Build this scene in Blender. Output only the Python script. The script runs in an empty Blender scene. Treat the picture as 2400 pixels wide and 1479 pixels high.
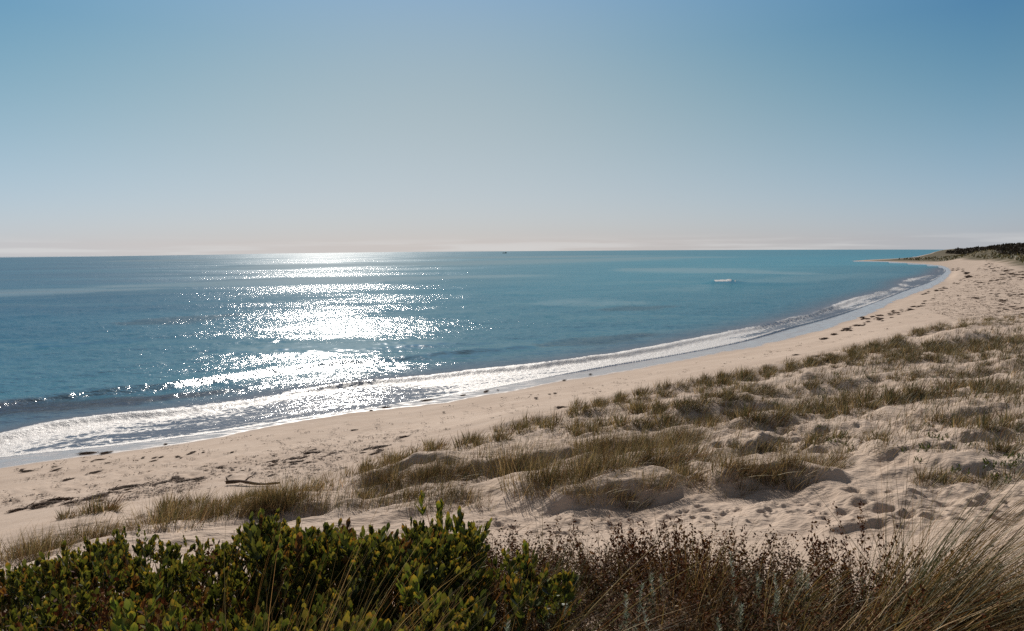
import bpy, math, random
import numpy as np
from mathutils import Matrix, Vector

# ------------------------------------------------------------------ scene, camera, sky, sun
scene = bpy.context.scene
C = scene.collection
rng = np.random.default_rng(7)
random.seed(7)

FPX, PW, PH = 1564.0, 2400.0, 1479.0        # focal length in photo pixels
EYE = 6.0
ROLL = math.atan(16.0 / 2400.0)
PITCH = math.atan((739.5 - 587.2) / FPX)
cam = bpy.data.cameras.new("camera")
cam.sensor_width = 36.0
cam.lens = 36.0 * FPX / PW
cam.clip_start = 0.05
cam.clip_end = 60000
camo = bpy.data.objects.new("camera", cam)
C.objects.link(camo)
MW = Matrix.Translation((0, 0, EYE)) @ Matrix.Rotation(math.pi / 2 - PITCH, 4, 'X') @ Matrix.Rotation(-ROLL, 4, 'Z')
camo.matrix_world = MW
scene.camera = camo
R3 = np.array(MW.to_3x3())

SUN_ELEV, SUN_AZ = math.radians(30), math.radians(-15.5)     # azimuth from +Y towards +X
world = bpy.data.worlds.new("World")
scene.world = world
world.use_nodes = True
wt = world.node_tree
wt.nodes.clear()
def wn(t, **k):
    n = wt.nodes.new(t)
    for a, b in k.items():
        setattr(n, a, b)
    return n
w_out = wn('ShaderNodeOutputWorld'); w_bg = wn('ShaderNodeBackground')
w_sky = wn('ShaderNodeTexSky')
w_sky.sky_type = 'NISHITA'; w_sky.sun_disc = False
w_sky.sun_elevation = SUN_ELEV; w_sky.sun_rotation = SUN_AZ
w_sky.air_density = 1.0; w_sky.dust_density = 0.0; w_sky.ozone_density = 1.6
w_tc = wn('ShaderNodeTexCoord'); w_sep = wn('ShaderNodeSeparateXYZ'); w_mx = wn('ShaderNodeMath', operation='MAXIMUM')
w_mx.inputs[1].default_value = 0.012
w_cmb = wn('ShaderNodeCombineXYZ'); w_nrm = wn('ShaderNodeVectorMath', operation='NORMALIZE')
L = wt.links.new
L(w_tc.outputs['Generated'], w_sep.inputs[0]); L(w_sep.outputs[2], w_mx.inputs[0])
L(w_sep.outputs[0], w_cmb.inputs[0]); L(w_sep.outputs[1], w_cmb.inputs[1]); L(w_mx.outputs[0], w_cmb.inputs[2])
L(w_cmb.outputs[0], w_nrm.inputs[0]); L(w_nrm.outputs[0], w_sky.inputs[0])
# the photograph's graded film colour: gain per channel over elevation and azimuth
w_sp2 = wn('ShaderNodeSeparateXYZ'); L(w_nrm.outputs[0], w_sp2.inputs[0])
def wm(op, a, b=0.0, clamp=False):
    n = wn('ShaderNodeMath', operation=op); n.use_clamp = clamp
    for i, v in enumerate((a, b)):
        if isinstance(v, bpy.types.NodeSocket): L(v, n.inputs[i])
        else: n.inputs[i].default_value = v
    return n.outputs[0]
w_e = wm('MINIMUM', w_sp2.outputs[2], .42)
w_len = wm('SQRT', wm('SUBTRACT', 1.0, wm('MULTIPLY', w_sp2.outputs[2], w_sp2.outputs[2])))
w_dot = wm('DIVIDE', wm('ADD', wm('MULTIPLY', w_sp2.outputs[0], math.sin(math.radians(-6))), wm('MULTIPLY', w_sp2.outputs[1], math.cos(math.radians(-6)))), w_len)
w_kr = wm('SUBTRACT', 1.0, w_dot)
w_back = wn('ShaderNodeMapRange', interpolation_type='SMOOTHSTEP'); L(w_kr, w_back.inputs[0])
w_back.inputs[1].default_value = .3; w_back.inputs[2].default_value = .9; w_back.inputs[3].default_value = 1; w_back.inputs[4].default_value = 0
w_k = wm('MULTIPLY', wm('MINIMUM', w_kr, .24), w_back.outputs[0])
w_ke = wm('MULTIPLY', w_k, wm('MINIMUM', w_e, .28))
w_e2 = wm('MULTIPLY', w_e, w_e)
w_kee = wm('MULTIPLY', w_ke, wm('MINIMUM', w_e, .28))
FIT = [[-3.165, 6.138, -12.231, -0.021, -10.279, -47.043], [-3.14, 3.642, -4.567, 0.429, -4.336, -13.549], [-2.70, -2.132, 7.607, 0.918, -2.815, -2.67]]
w_scs = wn('ShaderNodeSeparateColor'); L(w_sky.outputs[0], w_scs.inputs[0]); w_cc = wn('ShaderNodeCombineColor')
for i_ in range(3):
    f_ = FIT[i_]
    x_ = wm('ADD', wm('ADD', wm('ADD', wm('ADD', wm('MULTIPLY', w_e, f_[1]), f_[0] + math.log(10)), wm('MULTIPLY', w_e2, f_[2])), wm('MULTIPLY', w_k, f_[3])), wm('ADD', wm('MULTIPLY', w_ke, f_[4]), wm('MULTIPLY', w_kee, f_[5])))
    L(wm('MULTIPLY', wm('EXPONENT', x_), w_scs.outputs[i_]), w_cc.inputs[i_])
# low bank of thin bright cloud along the horizon
w_mp = wn('ShaderNodeMapping'); w_mp.inputs['Scale'].default_value = (3.0, 3.0, 60.0); L(w_tc.outputs['Generated'], w_mp.inputs[0])
w_nz = wn('ShaderNodeTexNoise'); w_nz.inputs['Scale'].default_value = 1.6; w_nz.inputs['Detail'].default_value = 5; L(w_mp.outputs[0], w_nz.inputs['Vector'])
w_lo = wn('ShaderNodeMapRange', interpolation_type='SMOOTHSTEP'); L(w_sep.outputs[2], w_lo.inputs[0])
w_lo.inputs[1].default_value = .004; w_lo.inputs[2].default_value = .024; w_lo.inputs[3].default_value = 1; w_lo.inputs[4].default_value = 0
w_nr = wn('ShaderNodeMapRange', interpolation_type='SMOOTHSTEP'); L(w_nz.outputs['Fac'], w_nr.inputs[0]); w_nr.inputs[1].default_value = .42; w_nr.inputs[2].default_value = .62
w_tint = wn('ShaderNodeMix', data_type='RGBA'); L(wm('MULTIPLY', wm('MULTIPLY', w_lo.outputs[0], w_nr.outputs[0]), .5), w_tint.inputs[0])
w_tint.inputs[7].default_value = (7.0, 7.0, 6.95, 1)
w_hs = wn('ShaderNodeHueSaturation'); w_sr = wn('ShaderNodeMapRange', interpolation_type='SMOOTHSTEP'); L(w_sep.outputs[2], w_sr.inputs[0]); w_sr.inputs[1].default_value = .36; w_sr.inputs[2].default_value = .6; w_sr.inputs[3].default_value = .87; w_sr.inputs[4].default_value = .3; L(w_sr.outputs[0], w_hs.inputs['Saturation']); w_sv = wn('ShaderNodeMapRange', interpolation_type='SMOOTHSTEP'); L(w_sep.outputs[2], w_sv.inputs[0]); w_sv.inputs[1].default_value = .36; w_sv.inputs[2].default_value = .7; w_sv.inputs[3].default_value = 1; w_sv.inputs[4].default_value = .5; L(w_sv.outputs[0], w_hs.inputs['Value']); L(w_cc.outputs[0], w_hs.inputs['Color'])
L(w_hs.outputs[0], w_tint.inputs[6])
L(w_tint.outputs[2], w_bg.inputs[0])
w_bg.inputs[1].default_value = 0.10
L(w_bg.outputs[0], w_out.inputs[0])

sun = bpy.data.lights.new("sun", 'SUN')
sun.energy = 5.0; sun.angle = math.radians(0.5); sun.color = (1.0, 0.93, 0.84)
suno = bpy.data.objects.new("sun", sun)
C.objects.link(suno)
sd = Vector((math.sin(SUN_AZ) * math.cos(SUN_ELEV), math.cos(SUN_AZ) * math.cos(SUN_ELEV), math.sin(SUN_ELEV)))
suno.rotation_euler = sd.to_track_quat('Z', 'Y').to_euler()
suno.location = (-6, 20, 30)

scene.view_settings.view_transform = 'Standard'
scene.view_settings.look = 'None'
scene.view_settings.exposure = 0.0
scene.view_settings.gamma = 1.0
scene.render.resolution_x, scene.render.resolution_y = 1024, 631
scene.cycles.use_denoising = False


# ------------------------------------------------------------------ tuning
NAZ, NRT, NRS = 1150, 820, 620
SAND_A, SAND_B = (.42, .326, .258), (.48, .38, .305)
DEEP_A, DEEP_B = (.016, .10, .18), (.03, .145, .23)
TURQ_A, TURQ_B = (.035, .215, .305), (.055, .27, .36)
MIDC, SHALC = (.05, .175, .24), (.125, .145, .185)
WB, REFL = .56, .31

# ------------------------------------------------------------------ helpers
def rays(u, v):
    u = np.asarray(u, float); v = np.asarray(v, float)
    d = np.stack([(u - PW / 2) / FPX, -(v - PH / 2) / FPX, -np.ones_like(u)], -1)
    return d @ R3.T
def unproj(u, v, z):
    d = rays(u, v)
    t = (np.asarray(z, float) - EYE) / np.minimum(d[..., 2], -1e-5)
    return np.stack([d[..., 0] * t, d[..., 1] * t], -1)

def hash2(ix, iy, s):
    h = (ix.astype(np.int64) * 374761393 + iy.astype(np.int64) * 668265263 + s * 974634777) & 0xffffffff
    h = ((h ^ (h >> 13)) * 1274126177) & 0xffffffff
    return ((h ^ (h >> 16)) & 0xffff) / 65535.0
def vnoise(x, y, s=0):
    ix = np.floor(x); iy = np.floor(y); fx = x - ix; fy = y - iy
    fx = fx * fx * (3 - 2 * fx); fy = fy * fy * (3 - 2 * fy)
    a = hash2(ix, iy, s); b = hash2(ix + 1, iy, s); c = hash2(ix, iy + 1, s); d = hash2(ix + 1, iy + 1, s)
    return (a + (b - a) * fx) * (1 - fy) + (c + (d - c) * fx) * fy - 0.5
def fbm(x, y, s=0, o=4, g=0.5):
    r = 0; a = 1.0
    for k in range(o):
        r = r + a * vnoise(x + 13.7 * k, y - 7.3 * k, s + k); x = x * 2.03; y = y * 2.03; a *= g
    return r
def sstep(a, b, x):
    t = np.clip((x - a) / (b - a), 0, 1)
    return t * t * (3 - 2 * t)
def polydist(x, y, P):
    """distance, signed side (left of travel = +), arc parameter along polyline P"""
    best = np.full(x.shape, 1e18); side = np.zeros(x.shape); arc = np.zeros(x.shape)
    acc = 0.0
    for i in range(len(P) - 1):
        ax, ay = P[i]; bx, by = P[i + 1]
        dx, dy = bx - ax, by - ay; LL = dx * dx + dy * dy
        t = np.clip(((x - ax) * dx + (y - ay) * dy) / LL, 0, 1)
        ex = x - ax - t * dx; ey = y - ay - t * dy
        d2 = ex * ex + ey * ey
        m = d2 < best
        best = np.where(m, d2, best)
        side = np.where(m, dx * (y - ay) - dy * (x - ax), side)
        arc = np.where(m, acc + t * math.sqrt(LL), arc)
        acc += math.sqrt(LL)
    return np.sqrt(best), np.sign(side), arc, acc
def inside(x, y, P):
    c = np.zeros(x.shape, bool); n = len(P)
    for i in range(n):
        ax, ay = P[i]; bx, by = P[(i + 1) % n]
        if ay == by: continue
        m = ((ay > y) != (by > y)) & (x < (bx - ax) * (y - ay) / (by - ay) + ax)
        c ^= m
    return c
def dens(P, n=6):      # Catmull-Rom resample of a polyline
    P = np.asarray(P, float); Q = np.vstack([2 * P[0] - P[1], P, 2 * P[-1] - P[-2]]); out = []
    for i in range(1, len(Q) - 2):
        p0, p1, p2, p3 = Q[i - 1:i + 3]
        for k in range(n):
            t = k / n
            out.append(0.5 * (2 * p1 + (p2 - p0) * t + (2 * p0 - 5 * p1 + 4 * p2 - p3) * t * t + (3 * p1 - p0 - 3 * p2 + p3) * t ** 3))
    out.append(P[-1]); return np.array(out)

def mesh_obj(name, V, F, mat, parent=None, smooth=True, attrs=None, col=None, FL=None):
    """V (n,3); F (m,k) faces of equal size, or FL = list of such arrays"""
    me = bpy.data.meshes.new(name)
    V = np.asarray(V, np.float32)
    FL = FL or [F]
    FL = [np.asarray(f, np.int32) for f in FL if len(f)]
    me.vertices.add(len(V)); me.vertices.foreach_set('co', V.ravel())
    nl = sum(f.size for f in FL); npy = sum(len(f) for f in FL)
    me.loops.add(nl); me.polygons.add(npy)
    me.loops.foreach_set('vertex_index', np.concatenate([f.ravel() for f in FL]))
    tot = np.concatenate([np.full(len(f), f.shape[1], np.int32) for f in FL])
    st = np.concatenate([[0], np.cumsum(tot)[:-1]]).astype(np.int32)
    me.polygons.foreach_set('loop_start', st)
    me.polygons.foreach_set('loop_total', tot)
    me.update(calc_edges=True)
    if smooth:
        me.polygons.foreach_set('use_smooth', np.ones(npy, bool))
    for k, a in (attrs or {}).items():
        at = me.attributes.new(k, 'FLOAT', 'POINT'); at.data.foreach_set('value', np.asarray(a, np.float32).ravel())
    if col is not None:
        c4 = np.ones((len(V), 4), np.float32); c4[:, :3] = col
        at = me.attributes.new('tint', 'FLOAT_COLOR', 'POINT'); at.data.foreach_set('color', c4.ravel())
    if mat: me.materials.append(mat)
    me.validate()
    o = bpy.data.objects.new(name, me); C.objects.link(o)
    if parent: o.parent = parent
    return o
def tag(o, label=None, cat=None, group=None, kind=None):
    if label: o['label'] = label
    if cat: o['category'] = cat
    if group: o['group'] = group
    if kind: o['kind'] = kind
    return o
def empty(name, loc, label, cat, group=None, rz=0.0):
    o = bpy.data.objects.new(name, None); C.objects.link(o)
    o.location = loc; o.rotation_euler = (0, 0, rz); o.empty_display_size = 0.1
    return tag(o, label, cat, group)

class NT:
    def __init__(s, name):
        s.m = bpy.data.materials.new(name); s.m.use_nodes = True; s.t = s.m.node_tree; s.t.nodes.clear()
        s.out = s.n('ShaderNodeOutputMaterial')
    def n(s, t, **k):
        n = s.t.nodes.new(t)
        for a, b in k.items(): setattr(n, a, b)
        return n
    def l(s, a, b): s.t.links.new(a, b)
    def put(s, sock, v):
        if isinstance(v, bpy.types.NodeSocket): s.l(v, sock)
        elif isinstance(v, (tuple, list)): sock.default_value = tuple(v) + ((1.0,) if len(v) == 3 and len(sock.default_value) == 4 else ())
        else: sock.default_value = v
    def attr(s, name, out='Fac'):
        return s.n('ShaderNodeAttribute', attribute_name=name).outputs[out]
    def pos(s): return s.n('ShaderNodeNewGeometry').outputs['Position']
    def noise(s, vec, scale, detail=4, rough=0.55, stretch=None, dist=0.0):
        if stretch:
            mp = s.n('ShaderNodeMapping'); s.l(vec, mp.inputs[0]); mp.inputs['Scale'].default_value = stretch[0]
            mp.inputs['Rotation'].default_value = (0, 0, stretch[1]); vec = mp.outputs[0]
        n = s.n('ShaderNodeTexNoise'); s.l(vec, n.inputs['Vector'])
        n.inputs['Scale'].default_value = scale; n.inputs['Detail'].default_value = detail
        n.inputs['Roughness'].default_value = rough; n.inputs['Distortion'].default_value = dist
        return n.outputs['Fac']
    def math(s, op, a, b=0.5, c=None, clamp=False):
        n = s.n('ShaderNodeMath', operation=op); n.use_clamp = clamp
        s.put(n.inputs[0], a); s.put(n.inputs[1], b)
        if c is not None: s.put(n.inputs[2], c)
        return n.outputs[0]
    def ramp(s, x, a, b, lo=0.0, hi=1.0):
        n = s.n('ShaderNodeMapRange', interpolation_type='SMOOTHSTEP')
        s.put(n.inputs[0], x); s.put(n.inputs[1], a); s.put(n.inputs[2], b); s.put(n.inputs[3], lo); s.put(n.inputs[4], hi)
        return n.outputs[0]
    def mix(s, f, a, b, blend='MIX'):
        n = s.n('ShaderNodeMix', data_type='RGBA', blend_type=blend)
        s.put(n.inputs[0], f); s.put(n.inputs[6], a); s.put(n.inputs[7], b)
        return n.outputs[2]
    def bump(s, h, dist, strength=1.0, nrm=None):
        n = s.n('ShaderNodeBump'); s.put(n.inputs['Height'], h); s.put(n.inputs['Distance'], dist); s.put(n.inputs['Strength'], strength)
        if nrm is not None: s.l(nrm, n.inputs['Normal'])
        return n.outputs[0]
    def bsdf(s, color, rough=0.8, spec=0.5, normal=None, transl=0.0, tcol=None):
        p = s.n('ShaderNodeBsdfPrincipled')
        s.put(p.inputs['Base Color'], color); s.put(p.inputs['Roughness'], rough); s.put(p.inputs['Specular IOR Level'], spec)
        if normal is not None: s.l(normal, p.inputs['Normal'])
        o = p.outputs[0]
        if transl:
            t = s.n('ShaderNodeBsdfTranslucent'); s.put(t.inputs[0], tcol if tcol is not None else color)
            mx = s.n('ShaderNodeMixShader'); mx.inputs[0].default_value = transl
            s.l(o, mx.inputs[1]); s.l(t.outputs[0], mx.inputs[2]); o = mx.outputs[0]
        return o
    def done(s, sh):
        s.l(sh, s.out.inputs['Surface']); return s.m
def leafy(name, transl=0.3, rough=0.55, spec=0.3, tgain=(1.3, 1.25, 0.7)):
    m = NT(name); c = m.attr('tint', 'Color')
    tc = m.mix(1.0, c, tgain, 'MULTIPLY')
    return m.done(m.bsdf(c, rough, spec, None, transl, tc))

# ------------------------------------------------------------------ shore lines (traced in the photo, laid out on the ground)
def uline(pts, z):
    P = np.array(pts, float); return unproj(P[:, 0], P[:, 1], z)
shoreA = [(-500,1120),(-200,1070),(0,1030),(100,1007),(250,982),(400,968),(550,948),(700,921),(850,901),(1000,889),(1150,871),(1300,855),(1450,834),
          (1600,805),(1700,783),(1760,772),(1850,752),(1900,738),(1958,719),(2000,703),(2071,684),(2106,674),(2122,658),(2187,642),(2200,628)]
shoreB = [(-500,1180),(-200,1118),(0,1072),(250,1048),(480,1021),(650,995),(800,972),(1000,938),(1200,900),(1300,880),(1450,852),(1600,827),(1743,798),(1850,768),
          (1950,742),(2030,716),(2080,697),(2130,677),(2180,660),(2208,645),(2216,632),(2195,623)]
shoreC = [(-900,1330),(-500,1215),(-200,1140),(0,1092),(250,1061),(480,1026),(600,1006),(750,980),(1000,948),(1200,913),(1300,894),(1450,871),(1600,844),(1767,812),(1890,783),
          (1967,758),(2037,734),(2083,711),(2140,689),(2192,669),(2219,650),(2225,632),(2198,621.5),(2108,615),(2067,612.5),(1998,611.3)]
PA = dens(uline(shoreA, 0.0), 5); PB = dens(uline(shoreB, 0.02), 5)
PC = dens(uline(shoreC, 0.12), 4)
backspit = uline([(2033,609.6),(2077,607.5),(2140,604.5),(2171,600),(2200,592.5),(2232,587.8)], 0.0)
LAND = np.vstack([PC, backspit, [[2500, 3000], [4000, 3000], [4000, -3000], [-3000, -3000], [-3000, PC[0][1] - 700]]])
PCb = np.vstack([[[-3000, PC[0][1] - 700]], PC, backspit, [[2500, 3000]]])
# side: PA/PB run from left to right, left of travel is seaward
toe = [(-300,1330),(0,1255),(120,1215),(400,1188),(700,1140),(850,1085),(1050,1025),(1200,968),(1330,945),(1500,905),(1750,855),(2000,802),(2200,752),(2400,712),(2600,680)]
PT = dens(uline(toe, 1.75), 4)
ctrl = [(a, b, 1.7) for a, b in toe[1:6]] + [(a, b, 1.7) for a, b in toe[6:11]] + [(2000,802,1.8),(2200,752,1.9),(2400,712,1.9),
  (0,1160,.9),(300,1110,.9),(600,1062,.9),(850,1022,.9),(1100,965,.9),(1400,907,.9),(1700,847,.9),(1900,806,.9),(2100,746,.9),(2220,698,1.0),
  (2300,640,1.3),(2400,642,1.6),(2400,670,1.55),(2300,612,1.6),(2250,606,1.4),(2171,602,.8),
  (2400,628,2.0),(2362,616,2.0),(2337,612,1.9),(2280,607.5,1.7),(2400,597,3.8),(2337,595,3.6),(2280,592,3.9),(2221,590.5,2.4),
  (1300,1000,2.2),(1500,960,2.25),(1800,900,2.25),(2100,850,2.35),(2400,800,2.6),(2400,900,2.8),(2000,950,2.6),(1600,1010,2.6),
  (1200,1080,2.45),(1000,1120,2.4),(1450,1090,2.65),(1800,1080,2.75),(2200,1020,2.95),(2400,1000,3.05),
  (1200,1200,2.75),(1450,1210,2.85),(1700,1210,2.9),(2000,1180,3.0),(2300,1150,3.1),(2400,1290,3.6),(1300,1260,3.05),(1700,1265,3.2),(2000,1280,3.4),
  (700,1190,2.25),(300,1230,2.2),(100,1285,2.35),(900,1180,2.4)]
ctrl = np.array(ctrl, float)
cp = unproj(ctrl[:, 0], ctrl[:, 1], ctrl[:, 2]); cz = ctrl[:, 2]
ex = []
for az in range(-60, 61, 20):
    for r, z in ((1.2, 4.3), (2.8, 4.22), (3.9, 4.0)):
        ex.append((r * math.sin(math.radians(az)), r * math.cos(math.radians(az)), z))
ex += [(20 * .87, 20 * .5, 3.4), (60 * .9, 60 * .45, 4.0), (150 * .88, 150 * .48, 4.5), (250 * .78, 250 * .62, 5.0), (400 * .7, 400 * .71, 5.5), (900*.75,900*.66,6.0),(1800*.75,1800*.66,6.0),
       (10 * .99, 0, 3.9), (0, -6, 4.6), (0, -40, 5.5), (60, -30, 5.0), (-10, -4, 4.0), (-30, -25, 4.0), (-9, 3, 3.0)]
ex = np.array(ex)
cp = np.vstack([cp, ex[:, :2], PC[::6]]); cz = np.concatenate([cz, ex[:, 2], np.full(len(PC[::6]), .12)])
def lp(x, y):
    r = np.hypot(x, y); return np.arctan2(x, y) * 2.4, np.log(np.maximum(r, .5))
def phi(d2): return 0.5 * d2 * np.log(d2 + 1e-12)
ca, cb = lp(cp[:, 0], cp[:, 1]); n = len(ca)
K = phi((ca[:, None] - ca) ** 2 + (cb[:, None] - cb) ** 2) + 0.0004 * np.eye(n)
Pm = np.stack([np.ones(n), ca, cb], 1)
Wt = np.linalg.solve(np.block([[K, Pm], [Pm.T, np.zeros((3, 3))]]), np.concatenate([cz, np.zeros(3)]))
def tps(x, y):
    a, b = lp(x, y); z = Wt[n] + Wt[n + 1] * a + Wt[n + 2] * b
    for i in range(n):
        z = z + Wt[i] * phi((a - ca[i]) ** 2 + (b - cb[i]) ** 2)
    return z
def shore_s(x, y):        # + on land
    d, _, _, _ = polydist(x, y, PCb)
    return np.where(inside(x, y, LAND), d, -d)
# sand scarps and hummock crests: top edge (photo), height, width behind, width of the front face
ridges_src = [
 ([(1230,1140),(1300,1128),(1400,1122),(1480,1118),(1560,1103),(1640,1068)], .34, 1.1, .22),
 ([(1620,1095),(1750,1085),(1880,1078),(1980,1068),(2035,1058)], .36, 1.0, .24),
 ([(1195,1062),(1230,1040),(1290,1027),(1400,1010)], .26, .9, .2),
 ([(1400,1030),(1480,1012),(1580,998)], .2, .9, .2),
 ([(850,1112),(920,1082),(1000,1062),(1080,1060)], .25, .8, .2),
 ([(960,1100),(1060,1075),(1160,1062)], .18, .7, .2),
 ([(690,1172),(750,1160),(810,1170)], .22, .5, .25),
 ([(560,1185),(620,1175),(680,1178)], .15, .5, .25),
 ([(190,1215),(250,1200),(330,1196),(420,1200)], .12, .5, .25),
 ([(1770,975),(1830,955),(1900,955)], .2, .6, .18),
 ([(1740,1020),(1800,1000),(1850,1000)], .18, .5, .15),
 ([(1880,985),(1960,975),(2030,985)], .16, .6, .15),
 ([(2040,1045),(2140,1030),(2260,1010)], .16, .9, .15),
 ([(2200,960),(2300,940),(2400,930)], .18, .9, .2),
 ([(2250,1010),(2330,990),(2400,985)], .14, .6, .15),
 ([(1330,965),(1430,945),(1550,930)], .16, 1.2, .3),
 ([(1700,905),(1850,885),(2000,870)], .16, 1.5, .4),
 ([(2150,800),(2280,780),(2400,770)], .25, 2.0, .6),
 ([(1550,955),(1700,940),(1850,925)], .16, 1.2, .3),
 ([(1960,1180),(2100,1170),(2230,1165)], .08, .6, .15),
 ([(2180,1080),(2290,1062),(2380,1058)], .10, .8, .2),
 ([(1920,1235),(2040,1222),(2150,1225)], .07, .5, .12),
]
RID = []
for pts, h, w, f in ridges_src:
    P = np.array(pts, float); z = np.full(len(P), 2.4)
    for _ in range(8):
        q = unproj(P[:, 0], P[:, 1], z); z = 0.5 * z + 0.5 * (tps(q[:, 0], q[:, 1]) + h)
    RID.append((dens(unproj(P[:, 0], P[:, 1], z), 4), h * (1 if len(RID) < 2 else .95), w, f * .8))
# footprints and pits
def scat(n_, poly):
    poly = np.array(poly, float); lo = poly.min(0); hi = poly.max(0); out = []
    while len(out) < n_:
        q = lo + (hi - lo) * rng.random(2)
        if inside(np.array([q[0]]), np.array([q[1]]), poly)[0]: out.append(q)
    return np.array(out)
PITS = []
def add_pits(n_, poly, z, r0, r1, d0, d1):
    q = scat(n_, poly); w = unproj(q[:, 0], q[:, 1], z)
    for p in w: PITS.append((p[0], p[1], rng.uniform(r0, r1), rng.uniform(d0, d1)))
add_pits(90, [(1150,1195),(1900,1190),(1950,1240),(1700,1265),(1200,1260)], 2.9, .045, .08, .03, .05)
add_pits(60, [(1900,1140),(2400,1080),(2400,1260),(1950,1260)], 3.15, .08, .17, .03, .08)
add_pits(70, [(1700,960),(2000,970),(2350,1040),(2300,1080),(1900,1050),(1680,1030)], 2.75, .1, .2, .04, .12)
add_pits(130, [(1200,1000),(1700,940),(2400,860),(2400,1000),(1500,1080),(900,1150)], 2.5, .1, .22, .02, .07)
add_pits(260, [(0,1110),(700,1000),(1400,920),(2000,790),(2100,770),(1500,895),(800,1060),(500,1150),(0,1200)], 1.0, .09, .2, .02, .045)
add_pits(130, [(150,1190),(400,1100),(800,1020),(900,1060),(600,1140)], 1.2, .09, .22, .02, .05)
add_pits(40, [(100,1215),(600,1185),(800,1180),(500,1230),(150,1260)], 2.1, .08, .16, .02, .05)
PITS = np.array(PITS)

def ground(x, y, pits=True):
    x = np.asarray(x, float); y = np.asarray(y, float)
    s = shore_s(x, y)
    lin = 0.12 + 0.085 * s
    lin = np.where(s < -2, 0.12 - 0.17 + 0.05 * (s + 2), lin)
    lin = np.maximum(lin, -3.5)
    w = sstep(0.0, 2.0, s)
    zt = np.clip(tps(x, y), 0.1, 14)
    z = lin * (1 - w) + zt * w
    r = np.hypot(x, y)
    # dune hummocks
    dT, sT, _, _ = polydist(x, y, PT)
    dune = sstep(-0.4, 1.6, np.where(sT > 0, -dT, dT)) * sstep(60, 35, r)
    near = sstep(8.5, 5.5, r)
    # wind-stretched coordinates, along the shore
    ca_, sa_ = math.cos(.62), math.sin(.62)
    a = x * ca_ + y * sa_; b = -x * sa_ + y * ca_
    hum = fbm(a * .3, b * .7, 3, 4, .5) * .27 - np.abs(fbm(a * .7 + .6 * vnoise(a, b, 8), b * 1.5, 9, 3, .5)) * .11 + .03
    flat = sstep(0, 1, near)
    z = z + dune * hum * (1 - .75 * flat)
    z = z + dune * (1 - flat) * (fbm(a * 1.9, b * 4.2, 21, 4, .55) * .06 - np.abs(fbm(a * 1.1, b * 2.6, 25, 3, .5)) * .06)
    for P, h, wd, f in RID:
        lo = P.min(0) - 3; hi = P.max(0) + 3
        m = (x > lo[0]) & (x < hi[0]) & (y > lo[1]) & (y < hi[1])
        if not m.any(): continue
        xs, ys = x[m], y[m]
        xs2 = xs + .2 * fbm(xs * 1.3, ys * 1.3, 31, 2, .4); ys2 = ys + .24 * fbm(xs * 1.5, ys * 1.5, 32, 3, .4)
        d, sg, arc, tot = polydist(xs2, ys2, P)
        sd_ = d * sg
        prof = np.where(sd_ > 0, np.exp(-(sd_ / wd) ** 2), 1 - sstep(0, f * 1.6, -sd_))
        tap = sstep(0, .2 * tot, arc) * sstep(0, .34 * tot, tot - arc) * (1 + .5 * vnoise(arc * 1.2, arc * 0, 33))
        z[m] += h * prof * tap
    beach = sstep(0.5, 2, s) * (1 - dune)
    z = z + beach * fbm(a * .35, b * .9, 41, 3) * .05 + beach * fbm(a * 2, b * 4, 44, 2) * .012
    if pits:
        idx = np.arange(x.size); xf = x.ravel(); yf = y.ravel(); zf = z.ravel()
        o = np.argsort(yf); ysrt = yf[o]
        for px, py, pr, pd in PITS:
            i0, i1 = np.searchsorted(ysrt, [py - 2.2 * pr, py + 2.2 * pr])
            k = o[i0:i1]; k = k[np.abs(xf[k] - px) < 2.2 * pr]
            if not len(k): continue
            q = np.hypot((xf[k] - px), (yf[k] - py) * 1.3) / pr
            zf[k] += .6 * pd * (-np.exp(-(q * 1.35) ** 4) + .45 * np.exp(-((q - 1.25) / .35) ** 2))
        z = zf.reshape(x.shape)
    return z
def on_ground(u, v, it=14):
    z = np.full(np.shape(u), 2.3)
    for _ in range(it):
        q = unproj(u, v, z); z = .5 * z + .5 * ground(q[..., 0], q[..., 1], False)
    q = unproj(u, v, z)
    return np.concatenate([q, z[..., None]], -1)

# ------------------------------------------------------------------ terrain sheet
def polar(azs, rs):
    A, Rr = np.meshgrid(azs, rs)
    return np.sin(A) * Rr, np.cos(A) * Rr
def grid_faces(nr, na, wrap=False):
    i = np.arange(nr - 1)[:, None] * na; j = np.arange(na - (0 if wrap else 1))[None]
    j2 = (j + 1) % na
    return np.stack([i + j, i + j2, i + na + j2, i + na + j], -1).reshape(-1, 4)[:, ::-1]
az_in = np.linspace(-41, 41, NAZ)
az_out = np.concatenate([np.linspace(-180, -60, 40, endpoint=False), np.linspace(-60, -41, 70, endpoint=False)])
azs = np.radians(np.concatenate([az_out, az_in, -az_out[::-1][:-1]]))
rs = np.concatenate([np.linspace(.3, 2.4, 14, endpoint=False), 1 / np.linspace(1 / 2.4, 1 / 45, NRT, endpoint=False), np.geomspace(45, 700, 300, endpoint=False), np.geomspace(700, 3000, 30)])
X, Y = polar(azs, rs)
Z = ground(X, Y)
S = shore_s(X, Y)
Z = np.where(Z > 0, Z, Z)
dB, sB, _, _ = polydist(X, Y, PB)
sgB = np.where(sB > 0, -dB, dB)
wetn = fbm(X * .5, Y * .5, 55, 3)
wet = sstep(.35, -.1, S + wetn * .6)
dT, sT, _, _ = polydist(X, Y, PT)
duneA = sstep(-.5, 1.5, np.where(sT > 0, -dT, dT))
RR = np.hypot(X, Y)
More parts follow.
